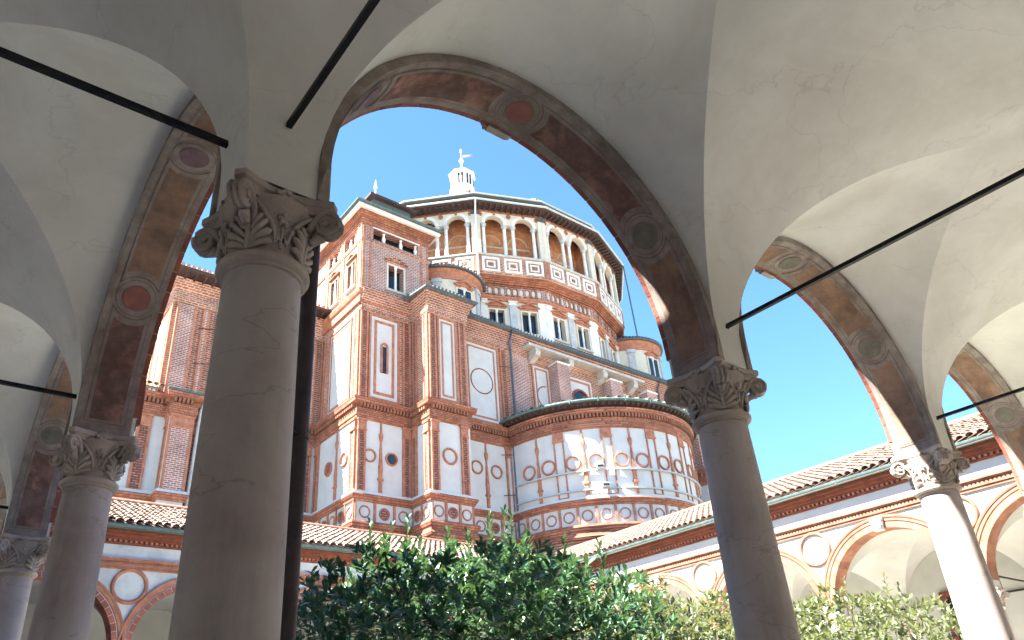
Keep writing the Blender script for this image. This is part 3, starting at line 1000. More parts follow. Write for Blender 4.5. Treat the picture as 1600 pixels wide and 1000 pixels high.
# downpipe by the corner column
T = thing('downpipe', 'dark brown rainwater downpipe standing just behind the thick corner column', 'downpipe', (0.37, 0.33, 0))
build(MB().lathe(0.37, 0.33, [(0.042, -0.02), (0.042, 6.8)], 20), 'pipe', 'pipe_brown', T, smooth=True)
for z in (1.2, 2.9, 5.2):
    build(MB().lathe(0.37, 0.33, [(0.046, z), (0.046, z+0.05)], 20), 'collar', 'pipe_brown', T, smooth=True)
    build(MB().tube([(0.37, 0.33, z+0.02), (0.2, 0.2, z+0.02)], 0.012, 6), 'bracket', 'iron', T)

# ------------------------------------------------------------------ church
CH = thing('church', 'brick and white plaster church with many sided arcaded drum, square tower and round apse', 'church', (27, 33.86, 0))
CX, CY = 27.0, 33.86
AR, AY = 5.45, 23.85
Z0, Z1, Z2, Z3, Z4, ZE = 10.16, 11.38, 14.74, 15.72, 20.35, 21.4
def arc(a0, a1, n, r=AR):
    return [(CX+r*math.cos(math.radians(a0+(a1-a0)*i/n)), AY+r*math.sin(math.radians(a0+(a1-a0)*i/n))) for i in range(n+1)]
LEFT = [(-6, 28.2), (6.3, 28.2), (6.3, 27.65), (7.3, 27.65), (7.3, 28.2), (13.2, 28.2), (13.2, 24.2), (16.05, 24.2), (16.05, 22.72), (18.25, 22.72), (18.25, 23.85)]
RIGHT = [(35.75, 23.85), (35.75, 22.72), (37.95, 22.72), (37.95, 34)]
LOW = LEFT+arc(-180, 0, 48)+RIGHT
UPL = [(5.9, 40), (5.9, 28.2), (13.2, 28.2), (13.2, 24.2), (16.05, 24.2), (16.05, 22.72), (18.25, 22.72), (18.25, 23.85)]
UP = UPL+RIGHT
build(MB().curtain(LOW, -0.1, Z0), 'base_wall', 'brick', CH)
build(MB().curtain(LOW, Z0, Z1), 'base_band', 'plaster_white', CH)
build(MB().curtain(LOW, Z1, Z2), 'lower_wall', 'plaster_white', CH)
def mould(prof, name, material, path=LOW, **k):
    return build(MB().sweep(path, prof), name, material, CH, **k)
mould([(-0.05, 9.52), (0.16, 9.52), (0.20, 9.62), (0.13, 9.72), (0.10, 9.86), (0.16, 9.92), (0.22, 10.06), (0.18, 10.16), (-0.05, 10.16)], 'base_moulding', 'brick_fine')
mould([(-0.05, 11.02), (0.07, 11.02), (0.10, 11.12), (0.15, 11.18), (0.20, 11.28), (0.17, 11.32), (-0.05, 11.32)], 'sill_moulding', 'brick_fine')
mould([(-0.05, 11.322), (0.13, 11.322), (0.10, 11.46), (-0.05, 11.46)], 'sill_course', 'plaster_white')
mould([(-0.05, 14.74), (0.06, 14.74), (0.06, 14.86), (0.10, 14.90), (0.10, 15.02), (0.075, 15.04), (0.075, 15.26), (0.01, 15.28), (0.01, 15.46), (0.25, 15.48), (0.27, 15.60), (0.30, 15.70), (-0.05, 15.72)], 'cornice', 'brick_fine')
SEGS = {}
def seg_frame(a, b):
    return Pl(a[0], a[1], math.degrees(math.atan2(b[1]-a[1], b[0]-a[0]))), math.hypot(b[0]-a[0], b[1]-a[1])
APSE = Cv(CX, AY, AR, -180)
segs = [(seg_frame(a, b)) for a, b in zip(LEFT, LEFT[1:])]+[(seg_frame(LEFT[-1], (CX-AR, AY)))]+[(APSE, PI*AR)]+[seg_frame((CX+AR, AY), RIGHT[0])]+[seg_frame(a, b) for a, b in zip(RIGHT, RIGHT[1:])]
# dentils below the crowning moulding, and little frames in the base band
den = MB()
for f, L in segs:
    p = f(L/2, 14, 0)
    n = int(L/0.17)
    for i in range(n):
        s = 0.04+i*0.17
        q = f(s, 15.4, 0.2)
        if in_view(q):
            den.box(f, s, s+0.095, 15.282, 15.478, -0.02, 0.20)
build(den, 'dentil_course', 'terracotta_pale', CH, kind='stuff')
def ring_part(f, s, z, r, name='roundel', material='terracotta', parent=CH, w=None, d1=0.09, disc=None, n=32):
    w = w or r*0.24
    o = build(MB().ring(f, s, z, halfround(r-w, r, -0.02, d1), n=n), name, material, parent, smooth=True, auto=0.6)
    if disc:
        poly = [(s+(r-w*0.7)*math.cos(2*PI*i/20), z+(r-w*0.7)*math.sin(2*PI*i/20)) for i in range(20)]
        build(MB().prism(f, poly, -0.02, 0.012 if disc in ('glass_dark', 'void_dark') else 0.03), 'oculus_pane' if disc == 'glass_dark' else 'carved_disc', disc, o)
    return o
k = 0
for f, L in segs:
    n = max(1, round(L/0.86))
    if not in_view(f(L/2, 11, 0), 0.4):
        continue
    for i in range(n+1):
        s = L*i/n
        if 0 < i < n or L > 2:
            a, b = max(0.0, s-0.055), min(L, s+0.055)
            build(MB().box(f, a, b, Z0+0.003, 11.018, -0.02, 0.055), 'band_upright', 'terracotta', CH)
    for i in range(n):
        k += 1
        carved = (k % 5 in (1, 3)) and f is not APSE
        ring_part(f, L*(i+0.5)/n, 10.59, min(0.27, L/n*0.36), 'band_roundel', disc='brick_carved' if carved else None, d1=0.05, n=20)

CANDEL = [(0.10, 0), (0.10, 0.55), (0.17, 0.58), (0.17, 0.66), (0.11, 0.70), (0.115, 0.95), (0.13, 1.15), (0.10, 1.35), (0.105, 1.42), (0.09, 1.5), (0.07, 1.9), (0.085, 2.0), (0.055, 2.1), (0.05, 2.35), (0.10, 2.5), (0.125, 2.62), (0.12, 2.72), (0.06, 2.80), (0.05, 3.28)]
def candelabrum(f, s, z0=11.462):
    mb = MB()
    for (w0, a0), (w1, a1) in zip(CANDEL, CANDEL[1:]):
        if a1-a0 < 1e-3:
            continue
        c = [f(s-w0, z0+a0, -0.02), f(s+w0, z0+a0, -0.02), f(s+w1, z0+a1, -0.02), f(s-w1, z0+a1, -0.02)]
        d0, d1 = 0.03+w0*0.5, 0.03+w1*0.5
        c += [f(s-w0*0.6, z0+a0, d0), f(s+w0*0.6, z0+a0, d0), f(s+w1*0.6, z0+a1, d1), f(s-w1*0.6, z0+a1, d1)]
        mb.add(c, [(4, 5, 6, 7), (0, 4, 7, 3), (1, 2, 6, 5), (0, 1, 5, 4), (3, 7, 6, 2)])
    build(mb, 'candelabrum', 'terracotta', CH)
def pilaster(f, s0, s1, z0, z1, d=0.10, cap=True, material='brick_carved', n=1):
    """brick pilaster: frame of plain terracotta, carved middle panel, block capital"""
    e = min(0.10, (s1-s0)*0.24)
    P_ = build(MB().box(f, s0, s0+e, z0, z1, -0.02, d, n).box(f, s1-e, s1, z0, z1, -0.02, d, n), 'pilaster', 'terracotta', CH)
    build(MB().box(f, s0+e, s1-e, z0, z1, -0.02, d-0.025, n), 'carved_panel', material, P_)
    if cap:
        build(MB().box(f, s0-0.03, s1+0.03, z1-0.10, z1, -0.02, d+0.05, n).box(f, s0-0.015, s1+0.015, z1-0.56, z1-0.50, -0.02, d+0.04, n).box(f, s0+0.002, s1-0.002, z1-0.5, z1-0.1, -0.02, d+0.012, n), 'capital', 'terracotta', P_)
    return P_
(fN, LN), (fBl, LBl), (fBf, LBf), (fBr, LBr), (fM, LM), (fT1, LT1), (fT2, LT2), (fT3, LT3), (fT4, LT4), (fT5, LT5), (fW, LW) = segs[:11]
zb, zt = 11.462, 14.738
# choir wall left of the buttress
for s0, s1 in ((11.2, 11.75), (8.7, 9.3)):
    pilaster(fN, s0, s1, zb, zt)
for s in (10.5, 9.8):
    ring_part(fN, s, 13.1, 0.33)
candelabrum(fN, 10.15)
pilaster(fBf, 0.02, 0.98, zb, zt, 0.06, material='brick_purple')
pilaster(fBl, 0.12, 0.5, zb, zt, 0.05)
# wall between buttress and tower
pilaster(fM, 0.05, 0.42, zb, zt)
ring_part(fM, 1.28, 12.75, 0.34)
candelabrum(fM, 2.0)
ring_part(fM, 2.75, 13.1, 0.33)
pilaster(fM, 3.2, 3.6, zb, zt)
ring_part(fM, 4.55, 13.1, 0.33)
pilaster(fM, 5.25, 5.62, zb, zt)
# tower
pilaster(fT1, 0.03, 0.42, zb, zt)
pilaster(fT1, 3.52, 3.99, zb, zt)
candelabrum(fT1, 2.2)
ring_part(fT1, 1.45, 13.15, 0.34, disc='brick_carved')
ring_part(fT1, 2.95, 13.15, 0.34)
pilaster(fT2, 0.01, 0.42, zb, zt)
pilaster(fT2, 2.30, 2.72, zb, zt)
candelabrum(fT2, 1.20)
ring_part(fT2, 0.66, 13.1, 0.31)
ring_part(fT2, 1.74, 13.1, 0.31, disc='glass_dark')
pilaster(fT3, 0.13, 0.45, zb, zt)
pilaster(fT3, 1.08, 1.47, zb, zt)
pilaster(fT4, 0.01, 0.42, zb, zt)
pilaster(fT4, 1.62, 2.02, zb, zt)
ring_part(fT4, 1.02, 13.15, 0.40)
pilaster(fW, 0.02, 0.30, zb, zt)
ring_part(fW, 1.16, 13.4, 0.35)
candelabrum(fW, 1.74)
ring_part(fW, 2.34, 13.35, 0.35)
pilaster(fW, 2.95, 3.28, zb, zt, material='plaster_white')
# apse
def sa(a):
    return math.radians(a+180)*AR
for i in range(7):
    a = -162+24*i
    candelabrum(APSE, sa(a))
    for q in (-5.6, 5.6):
        ring_part(APSE, sa(a+q), 13.12, 0.37)
    if i < 6:
        b = a+12
        P_ = build(MB().box(APSE, sa(b)-0.25, sa(b)-0.19, zb, zt-0.42, -0.02, 0.05).box(APSE, sa(b)+0.19, sa(b)+0.25, zb, zt-0.42, -0.02, 0.05).box(APSE, sa(b)-0.186, sa(b)+0.186, zb, zb+0.07, -0.02, 0.05), 'pilaster', 'terracotta', CH)
        build(MB().box(APSE, sa(b)-0.28, sa(b)+0.28, zt-0.48, zt-0.38, -0.02, 0.10, 2).box(APSE, sa(b)-0.26, sa(b)+0.26, zt-0.38, zt, -0.02, 0.06, 2), 'capital', 'terracotta', P_)
for z in (12.62, 11.72):
    build(MB().sweep(arc(-176, -4, 44, AR), [(0.06, z), (0.16, z), (0.16, z+0.06), (0.06, z+0.06)]), 'cable_rail', 'stone_grey', CH)
for a, z in ((-131, 12.66), (-129.5, 11.76)):
    o = build(MB().box(APSE, sa(a)-0.16, sa(a)+0.16, z, z+0.16, 0.17, 0.42).box(APSE, sa(a)-0.12, sa(a)+0.12, z+0.16, z+0.2, 0.2, 0.36), 'floodlight', 'pipe_grey', CH)
    build(MB().box(APSE, sa(a)-0.13, sa(a)+0.13, z+0.03, z+0.13, 0.42, 0.435), 'pane', 'glass_dark', o)
# apse roof, eaves and gutter
apse_roof = MB()
R1, zr1, zr2 = AR+0.50, 16.02, 18.3
a_in = [(CX+1.2*math.cos(math.radians(-180+180*i/48)), AY+0.1) for i in range(49)]
rim, rim2, apex = [], [], (CX, AY+0.05, zr2)
for i in range(49):
    a = math.radians(-180+180*i/48)
    rim.append((CX+R1*math.cos(a), AY+R1*math.sin(a), zr1))
    rim2.append((CX+R1*math.cos(a), AY+R1*math.sin(a), zr1-0.07))
inn = [(CX+(AR+0.1)*math.cos(math.radians(-180+180*i/48)), AY+(AR+0.1)*math.sin(math.radians(-180+180*i/48)), zr1-0.285) for i in range(49)]
apse_roof.add(rim+rim2+[apex], [(i, i+1, 98) for i in range(48)]+[(49+i, 50+i, i+1, i) for i in range(48)])
AROOF = build(apse_roof, 'apse_roof', 'roof_tile', CH)
build(MB().add(rim2+inn, [(i, i+1, 50+i, 49+i) for i in range(48)]), 'eaves_board', 'wood_dark', AROOF)
mb = MB()
for i in range(62):
    s = PI*AR*(i+0.5)/62
    mb.box(APSE, s-0.05, s+0.05, zr1-0.24, zr1-0.09, 0.25, 0.46)
build(mb, 'rafter_row', 'wood_dark', AROOF, kind='stuff')
gpts = [(CX+(R1+0.05)*math.cos(math.radians(-182+184*i/60)), AY+(R1+0.05)*math.sin(math.radians(-182+184*i/60)), zr1-0.02) for i in range(61)]
gut = build(MB().tube(gpts, 0.075, 8), 'gutter', 'copper_green', AROOF, smooth=True, auto=1.0)
for i in range(1, 14):
    a = math.radians(-180+180*i/14)
    build(MB().box(Pl(CX+(R1+0.05)*math.cos(a), AY+(R1+0.05)*math.sin(a), math.degrees(a)+90), -0.03, 0.03, zr1-0.13, zr1+0.08, -0.1, 0.1), 'gutter_bracket', 'copper_green', gut)
for i in range(34):
    a = math.radians(-178+176*(i+0.5)/34)
    M = Matrix.Translation((CX+(R1-0.22)*math.cos(a), AY+(R1-0.22)*math.sin(a), zr1+0.11)) @ Matrix.Rotation(a+PI/2, 4, 'Z') @ Matrix.Rotation(0.40+random.uniform(-.05, .05), 4, 'X') @ Matrix.Scale(1.3, 4)
    link('roof_tile', TILE_ME, AROOF, M=M)

# ---- upper storey
uf = {}
def upseg(a, b):
    return seg_frame(a, b)
fU0, _ = upseg((5.9, 40), (5.9, 28.2))
fU1, _ = upseg((5.9, 28.2), (13.2, 28.2))
fUM, LUM = upseg((18.25, 23.85), (35.75, 23.85))
wall = MB()
wall.curtain(UPL, Z3-0.02, ZE+0.05)
wall.curtain(RIGHT, Z3-0.02, ZE+0.05)
wall.holed(fUM, 0, LUM, Z3-0.02, ZE+0.05, 0, [(8.15, 9.35, 18.0, 19.1)], 0.5)
build(wall, 'upper_wall', 'brick', CH)
def wall_panel(f, s0, s1, z0, z1, fr=0.13, gap=0.12, d=0.02, name='wall_panel'):
    """white field, brick frame line inside it"""
    P_ = build(MB().box(f, s0, s1, z0, z1, -0.02, d), name, 'plaster_white', CH)
    g_, h = gap, gap+fr*0.62
    mb = MB()
    for a, b, c, e in ((s0+g_, s1-g_, z0+g_, z0+h), (s0+g_, s1-g_, z1-h, z1-g_), (s0+g_, s0+h, z0+h, z1-h), (s1-h, s1-g_, z0+h, z1-h)):
        mb.box(f, a, b, c, e, d-0.01, d+0.03)
    build(mb, 'panel_frame', 'terracotta', P_)
    mb = MB()
    for a, b, c, e in ((s0-0.10, s1+0.10, z0-0.10, z0-0.002), (s0-0.10, s1+0.10, z1+0.002, z1+0.10), (s0-0.10, s0-0.002, z0-0.002, z1+0.002), (s1+0.002, s1+0.10, z0-0.002, z1+0.002)):
        mb.box(f, a, b, c, e, -0.02, 0.07)
    build(mb, 'outer_frame', 'terracotta', P_)
    return P_
pz0, pz1 = 15.92, 20.18
fV1, LV1 = upseg((13.2, 28.2), (13.2, 24.2))
fV2, LV2 = upseg((13.2, 24.2), (16.05, 24.2))
fV3, LV3 = upseg((16.05, 24.2), (16.05, 22.72))
fV4, LV4 = upseg((16.05, 22.72), (18.25, 22.72))
p = wall_panel(fV1, 1.05, 3.15, pz0, pz1)
p = wall_panel(fV2, 0.58, 2.02, pz0, pz1, gap=0.18, fr=0.2)
slit = build(MB().box(fV2, 1.10, 1.19, 17.25, 18.65, 0.02, 0.09).box(fV2, 1.41, 1.50, 17.25, 18.65, 0.02, 0.09).ring(fV2, 1.30, 18.65, [(0.11, 0.02), (0.11, 0.09), (0.20, 0.09), (0.20, 0.02)], 0, PI, 12), 'slit_window', 'terracotta', p)
build(MB().box(fV2, 1.192, 1.408, 17.25, 18.66, 0.02, 0.025), 'window_pane', 'glass_dark', p)
p = wall_panel(fV4, 0.58, 1.50, pz0, pz1, gap=0.13)
p = wall_panel(fUM, 0.72, 2.78, pz0, pz1, gap=0.15)
build(MB().ring(fUM, 1.74, 18.1, halfround(0.66, 0.72, 0.01, 0.05), n=40), 'ring', 'terracotta_dark', p, smooth=True)
for f, s0, s1 in ((fV1, 0.1, 0.5), (fV1, 3.5, 3.98), (fV2, 0.02, 0.42), (fV2, 2.3, 2.75), (fV3, 0.15, 0.5), (fV3, 1.05, 1.46), (fV4, 0.02, 0.40), (fV4, 1.72, 2.12), (fUM, 0.1, 0.45), (fUM, 3.0, 3.42), (fU1, 0.1, 0.95), (fU1, 1.25, 1.55), (fU1, 6.6, 6.95)):
    pilaster(f, s0, s1, Z3+0.002, Z4, 0.07 if f is not fU1 else 0.16, cap=False, material='brick_purple' if f is fU1 else 'brick_carved')
p = wall_panel(fU1, 5.0, 6.3, pz0, pz1)
p = wall_panel(fU1, 2.0, 4.4, pz0, pz1)
# lit side wall of the choir block with its round headed niche
p = wall_panel(fU0, 9.3, 11.2, 15.95, 20.4)
build(MB().box(fU0, 10.05, 10.45, 16.6, 18.3, 0.0, 0.03).prism(fU0, [(10.25+0.2*math.cos(PI*i/10), 18.302+0.2*math.sin(PI*i/10)) for i in range(11)], 0.0, 0.03), 'window_pane', 'terracotta_dark', p)
pilaster(fU0, 11.4, 11.78, Z3+0.002, Z4, 0.1, cap=False, material='terracotta')
# stepped brick entablature under the main eaves
EAVE = UP
mould([(-0.05, Z4), (0.05, Z4), (0.09, Z4+0.10), (0.06, Z4+0.12), (0.06, Z4+0.34)]+steps(0.08, Z4+0.36, 0.34, ZE, 6)+[(-0.05, ZE)], 'entablature', 'brick', UPL[3:]+RIGHT)
mould([(-0.05, Z4+0.1), (0.12, Z4+0.1), (0.16, Z4+0.35), (0.12, Z4+0.40), (0.12, Z4+0.75), (0.22, Z4+0.85), (0.34, Z4+1.2), (0.36, ZE+0.2), (-0.05, ZE+0.2)], 'entablature', 'brick', UPL[:2]+[(13.19, 28.2)])
# main eaves: turret and body
EP = [(15.9, 24.0), (16.05, 22.72), (18.25, 22.72), (18.25, 23.85), (35.75, 23.85), (35.75, 22.72), (37.95, 22.72), (37.95, 30)]
build(MB().sweep(EP, [(-0.6, ZE+0.002), (0.42, ZE+0.002), (0.44, ZE+0.03), (0.50, ZE+0.05), (0.50, ZE+0.15), (0.42, ZE+0.17), (-0.6, ZE+0.45)]), 'main_eaves', 'lead_dark', CH)
mb = MB()
for a, b in zip(EP, EP[1:]):
    f, L = upseg(a, b)
    n = int(L/0.22)
    for i in range(n):
        s = 0.1+i*0.22
        if in_view(f(s, 21, 0)):
            mb.tube([f(s, ZE+0.19, 0.50), f(s, ZE+0.30, 0.15)], 0.085, 6)
build(mb, 'tile_row', 'lead_dark', CH, kind='stuff')
# choir eaves with dark boarded soffit
CE = UPL[:2]+[(13.15, 28.2)]
E_ = build(MB().sweep(CE, [(-0.5, ZE+0.22), (0.85, ZE+0.30), (0.95, ZE+0.34), (0.95, ZE+0.46), (0.86, ZE+0.48), (-0.5, ZE+0.95)]), 'choir_eaves', 'wood_dark', CH)
mb = MB()
for a, b in zip(CE, CE[1:]):
    f, L = upseg(a, b)
    for i in range(int(L/0.42)):
        s = 0.1+i*0.42
        if in_view(f(s, 21.5, 0)):
            mb.box(f, s, s+0.10, ZE+0.14, ZE+0.30, 0.0, 0.84)
build(mb, 'rafter_row', 'wood_dark', E_, kind='stuff')
mb = MB()
for a, b in zip(CE, CE[1:]):
    f, L = upseg(a, b)
    for i in range(int(L/0.24)+4):
        s = -0.4+i*0.24
        if in_view(f(s, 21.5, 0)):
            mb.tube([f(s, ZE+0.50, 0.98), f(s, ZE+0.68, 0.4)], 0.09, 6)
build(mb, 'tile_row', 'roof_tile', E_, kind='stuff')
# lower roof left of the choir block
mb = MB().add([(-6, 27.7, Z3+0.02), (5.88, 27.7, Z3+0.02), (5.88, 33, Z3+2.4), (-6, 33, Z3+2.4), (-6, 27.7, Z3+0.12), (5.88, 27.7, Z3+0.12), (5.88, 33, Z3+2.5), (-6, 33, Z3+2.5)], [(0, 1, 2, 3), (4, 5, 6, 7), (0, 1, 5, 4), (1, 2, 6, 5)])
o = build(mb, 'aisle_roof', 'roof_tile', CH)
for i in range(10):
    M = Matrix.Translation((5.8-i*0.26, 27.85, Z3+0.24)) @ Matrix.Rotation(0.40, 4, 'X') @ Matrix.Scale(1.25, 4)
    link('roof_tile', TILE_ME, o, M=M)
build(MB().wbox(6.0, 7.6, 27.35, 27.43, Z3+0.02, Z3+0.12), 'buttress_flashing', 'copper_green', CH)

# bays above the apse: lintel, scroll brackets, piers, panels
lint = build(MB().box(fUM, 22.85-18.25, 32.05-18.25, 20.74, 20.86, 0.0, 0.72), 'stone_lintel', 'stone_sill', CH)
for x in (23.5, 26.0, 28.7, 31.3):
    s = x-18.25
    mb = MB()
    poly = [(-0.0, 20.74), (0.62, 20.74), (0.66, 20.5), (0.60, 20.32), (0.42, 20.26), (0.25, 20.16), (0.0, 20.02)]
    g_ = Pl(*fUM(s, 0, 0)[:2], math.degrees(fUM.ang)-90)
    mb.prism(g_, poly, -0.17, 0.17)
    build(mb, 'scroll_bracket', 'stone_sill', lint)
for x0, x1 in ((24.75, 25.65), (28.95, 29.9), (32.1, 33.0)):
    q = build(MB().box(fUM, x0-18.25, x1-18.25, Z3, 20.15, 0.0, 0.72), 'brick_pier', 'brick_purple', CH)
    build(MB().box(fUM, x0-18.25-0.03, x1-18.25+0.03, 20.15, 20.25, 0.0, 0.78), 'pier_coping', 'stone_white', q)
build(MB().box(fUM, 22.1-18.25, 23.2-18.25, Z3, 20.3, 0.0, 0.06), 'brick_infill', 'brick_purple', CH)
for x0, x1 in ((23.55, 24.72), (25.95, 28.0), (30.05, 31.5)):
    p = wall_panel(fUM, x0-18.25, x1-18.25, 16.2, 20.0, gap=0.14) if abs(x0-25.95) > 0.01 else None
    if p:
        c_ = (x0+x1)/2-18.25
        build(MB().ring(fUM, c_+0.25, 18.2, halfround(0.62, 0.68, 0.01, 0.05), PI*0.5, PI*1.5, 24), 'ring', 'terracotta_dark', p, smooth=True)
s0, s1 = 25.95-18.25, 28.0-18.25
mb = MB().holed(fUM, s0, s1, 16.2, 20.0, 0.03, [(8.15, 9.35, 17.0, 18.7)], 0.03)
p = build(mb, 'wall_panel', 'plaster_white', CH)
mb = MB()
for a, b, c, e in ((s0+.14, s1-.14, 19.74, 19.86), (s0+.14, s0+.26, 16.3, 19.74), (s1-.26, s1-.14, 16.3, 19.74)):
    mb.box(fUM, a, b, c, e, 0.02, 0.06)
build(mb, 'panel_frame', 'terracotta', p)
cw = 8.75
build(MB().ring(fUM, cw, 18.62, [(0.58, 0.0), (0.58, 0.1), (0.70, 0.1), (0.70, 0.0)], 0, PI, 20).box(fUM, cw-0.70, cw-0.58, 16.3, 18.62, 0.0, 0.1).box(fUM, cw+0.58, cw+0.70, 16.3, 18.62, 0.0, 0.1), 'window', 'terracotta_dark', p)
build(MB().prism(fUM, [(cw-0.57, 16.3), (cw+0.57, 16.3)]+[(cw+0.57*math.cos(PI*i/14), 18.62+0.57*math.sin(PI*i/14)) for i in range(15)], 0.0, 0.045), 'window_pane', 'glass_dark', p)
# rainwater pipes
def pipe(pts, r, material, name='rain_pipe'):
    return build(MB().tube(pts, r, 8), name, material, CH, smooth=True, auto=1.0)
pipe([fUM(3.65, ZE+0.1, 0.5), fUM(3.65, 20.9, 0.2), fUM(3.65, 16.3, 0.2), fUM(3.5, 15.75, 0.9), fUM(3.45, 15.5, 0.35), fUM(3.35, 14.9, 0.25), fUM(3.30, 9, 0.25)], 0.065, 'pipe_blue')
pipe([fUM(15.6, ZE+0.1, 0.5), fUM(15.6, 20.9, 0.2), fUM(15.6, 15.9, 0.2)], 0.06, 'lead_dark')
pipe([fU1(1.9, ZE+0.2, 0.9), fU1(1.9, ZE-0.4, 0.25), fU1(1.9, 16.1, 0.25), fU1(1.75, 15.6, 0.45), fU1(1.7, 15.2, 0.2), fU1(1.6, 9, 0.2)], 0.07, 'pipe_grey')
for f, s, z in ((fUM, 3.6, 19.3), (fUM, 3.3, 14.35), (fUM, 3.3, 12.3), (fU1, 1.85, 19.4), (fU1, 1.8, 17.6), (fU1, 1.6, 13.0)):
    build(MB().tube([f(s, z, 0.2), f(s-0.75, z-0.15, 0.22)], 0.02, 5), 'pipe_stay', 'iron', CH)

# ---- windows in pairs of lights
def bifora(f, s, z0, z1, w, d=0.0, depth=0.25, ped=True, frame='plaster_cream', parent=CH, pedmat='terracotta', sill=True):
    h = w/2
    t = 0.09
    W_ = build(MB().box(f, s-h-t, s-h, z0-t, z1+t, d-0.02, d+0.06).box(f, s+h, s+h+t, z0-t, z1+t, d-0.02, d+0.06).box(f, s-h, s+h, z1, z1+t, d-0.02, d+0.055).box(f, s-h, s+h, z0-t, z0, d-0.02, d+0.055), 'window', frame, parent)
    build(MB().box(f, s-h-0.02, s+h+0.02, z0-0.02, z1+0.02, d-depth-0.05, d-depth+0.01), 'pane', 'glass_dark', W_)
    m_ = MB()
    x, y, _ = f(s, 0, d-0.02)
    m_.lathe(x, y, [(0.085, z0), (0.085, z0+0.08), (0.06, z0+0.12), (0.065, z0+(z1-z0)*0.5), (0.055, z1-0.16), (0.09, z1-0.06), (0.09, z1)], 10)
    build(m_, 'mullion', 'stone_white', W_, smooth=True)
    if sill:
        build(MB().box(f, s-h-0.18, s+h+0.18, z0-t-0.09, z0-t-0.002, d-0.02, d+0.14), 'sill', 'stone_sill', W_)
    if ped:
        zz = z1+t+0.002
        mb = MB().box(f, s-h-0.1, s+h+0.1, zz, zz+0.13, d-0.02, d+0.05).box(f, s-h-0.2, s+h+0.2, zz+0.132, zz+0.2, d-0.02, d+0.15)
        a, b, c = s-h-0.22, s+h+0.22, zz+0.2
        mb.prism(f, [(a, c), (a+0.12, c), (s, c+0.24), (b-0.12, c), (b, c), (s, c+0.34)], d-0.02, d+0.15)
        build(mb, 'pediment', pedmat, W_)
        build(MB().prism(f, [(a+0.13, c+0.002), (b-0.13, c+0.002), (s, c+0.235)], d-0.02, d+0.05), 'tympanum', pedmat, W_)
    return W_
# ---- tower top
TX0, TX1, TY0, TY1 = 13.2, 17.1, 24.2, 29.75
fS = Pl(TX0, TY1, -90)
fF = Pl(TX0, TY0, 0)
LS, LF = TY1-TY0, TX1-TX0
TZ = 26.0
tw = MB()
wF = (1.47, 2.37, 22.05, 23.45)
lF = (0.6, 3.3, 24.72, 25.38)
ws = [TY1-25.2, TY1-27.05]
holS = [(s-0.36, s+0.36, 22.1, 23.5) for s in ws]
logS = [(TY1-26.05, TY1-24.85, 24.72, 25.36), (TY1-27.95, TY1-26.65, 24.72, 25.36)]
tw.holed(fF, 0, LF, ZE-0.05, TZ, 0, [wF, lF], 0.45)
tw.curtain([(TX1, TY0), (TX1, TY1), (TX0, TY1)], ZE-0.05, TZ)
build(tw, 'tower_wall', 'brick_purple', CH)
build(MB().holed(fS, 0, LS, ZE-0.05, TZ, 0, holS+logS, 0.45), 'tower_wall', 'brick', CH)
bifora(fF, 1.92, 22.05, 23.45, 0.9, depth=0.4, pedmat='brick')
for s in ws:
    bifora(fS, s, 22.1, 23.5, 0.72, depth=0.4, pedmat='terracotta_pale', frame='terracotta_pale')
TP = [(TX0, TY1), (TX0, TY0), (TX1, TY0), (TX1, TY1)]
mould([(-0.05, 20.75), (0.10, 20.75), (0.12, 20.95), (0.08, 20.98), (0.08, 21.15), (0.16, 21.25), (0.22, 21.42), (0.16, 21.52), (-0.05, 21.56)], 'string_course', 'terracotta', [(13.2, 28.6), (13.2, 24.2), (15.95, 24.2)])
mould([(-0.05, 21.6), (0.05, 21.6), (0.08, 21.72), (-0.05, 21.74)], 'string_course', 'brick_purple', TP)
mould([(-0.05, 24.42), (0.05, 24.42), (0.08, 24.52), (0.05, 24.6), (-0.05, 24.6)], 'string_course', 'brick', TP)
mould([(-0.05, 25.45), (0.06, 25.45), (0.08, 25.58), (0.05, 25.60), (0.05, 25.70)]+steps(0.08, 25.72, 0.32, 26.12, 5)+[(-0.05, 26.12)], 'tower_cornice', 'brick_fine', TP)
mould([(-0.05, 26.122), (0.46, 26.122), (0.50, 26.16), (0.50, 26.30), (-0.05, 26.30)], 'tower_fascia', 'stone_white', TP)
mould([(-1.0, 26.302), (0.52, 26.302), (0.58, 26.34), (0.58, 26.42), (0.50, 26.46), (-1.9, 26.9)], 'tower_roof', 'lead_dark', TP)
build(MB().tube([(TX0-0.6, TY1, 26.4), (TX0-0.6, TY0-0.6, 26.4), (TX1+0.6, TY0-0.6, 26.4)], 0.06, 6), 'gutter', 'copper_green', CH)
for f, lst in ((fF, [(0.0, 0.5), (3.42, 3.88)]), (fS, [(LS-0.45, LS-0.01), (LS-2.2, LS-1.85), (LS-3.95, LS-3.6)])):
    for a, b in lst:
        for z0, z1 in ((21.76, 24.40), (24.62, 25.44)):
            pilaster(f, a, b, z0, z1, 0.05, cap=False, material='brick_purple' if f is fF else 'terracotta_pale')
BAL = [(0.05, 24.72), (0.10, 24.76), (0.10, 24.82), (0.06, 24.86), (0.11, 25.0), (0.07, 25.18), (0.05, 25.3), (0.09, 25.36)]
for f, ss in ((fF, (1.28, 2.3, 3.2)), (fS, (LS-1.5, LS-0.95, LS-3.4, LS-2.8))):
    for s in ss:
        x, y, _ = f(s, 0, -0.15)
        build(MB().lathe(x, y, BAL, 10), 'baluster', 'stone_white', CH, smooth=True)
build(MB().box(fF, lF[0]-0.05, lF[1]+0.05, 25.385, 25.442, -0.02, 0.05), 'loggia_lintel', 'stone_white', CH)
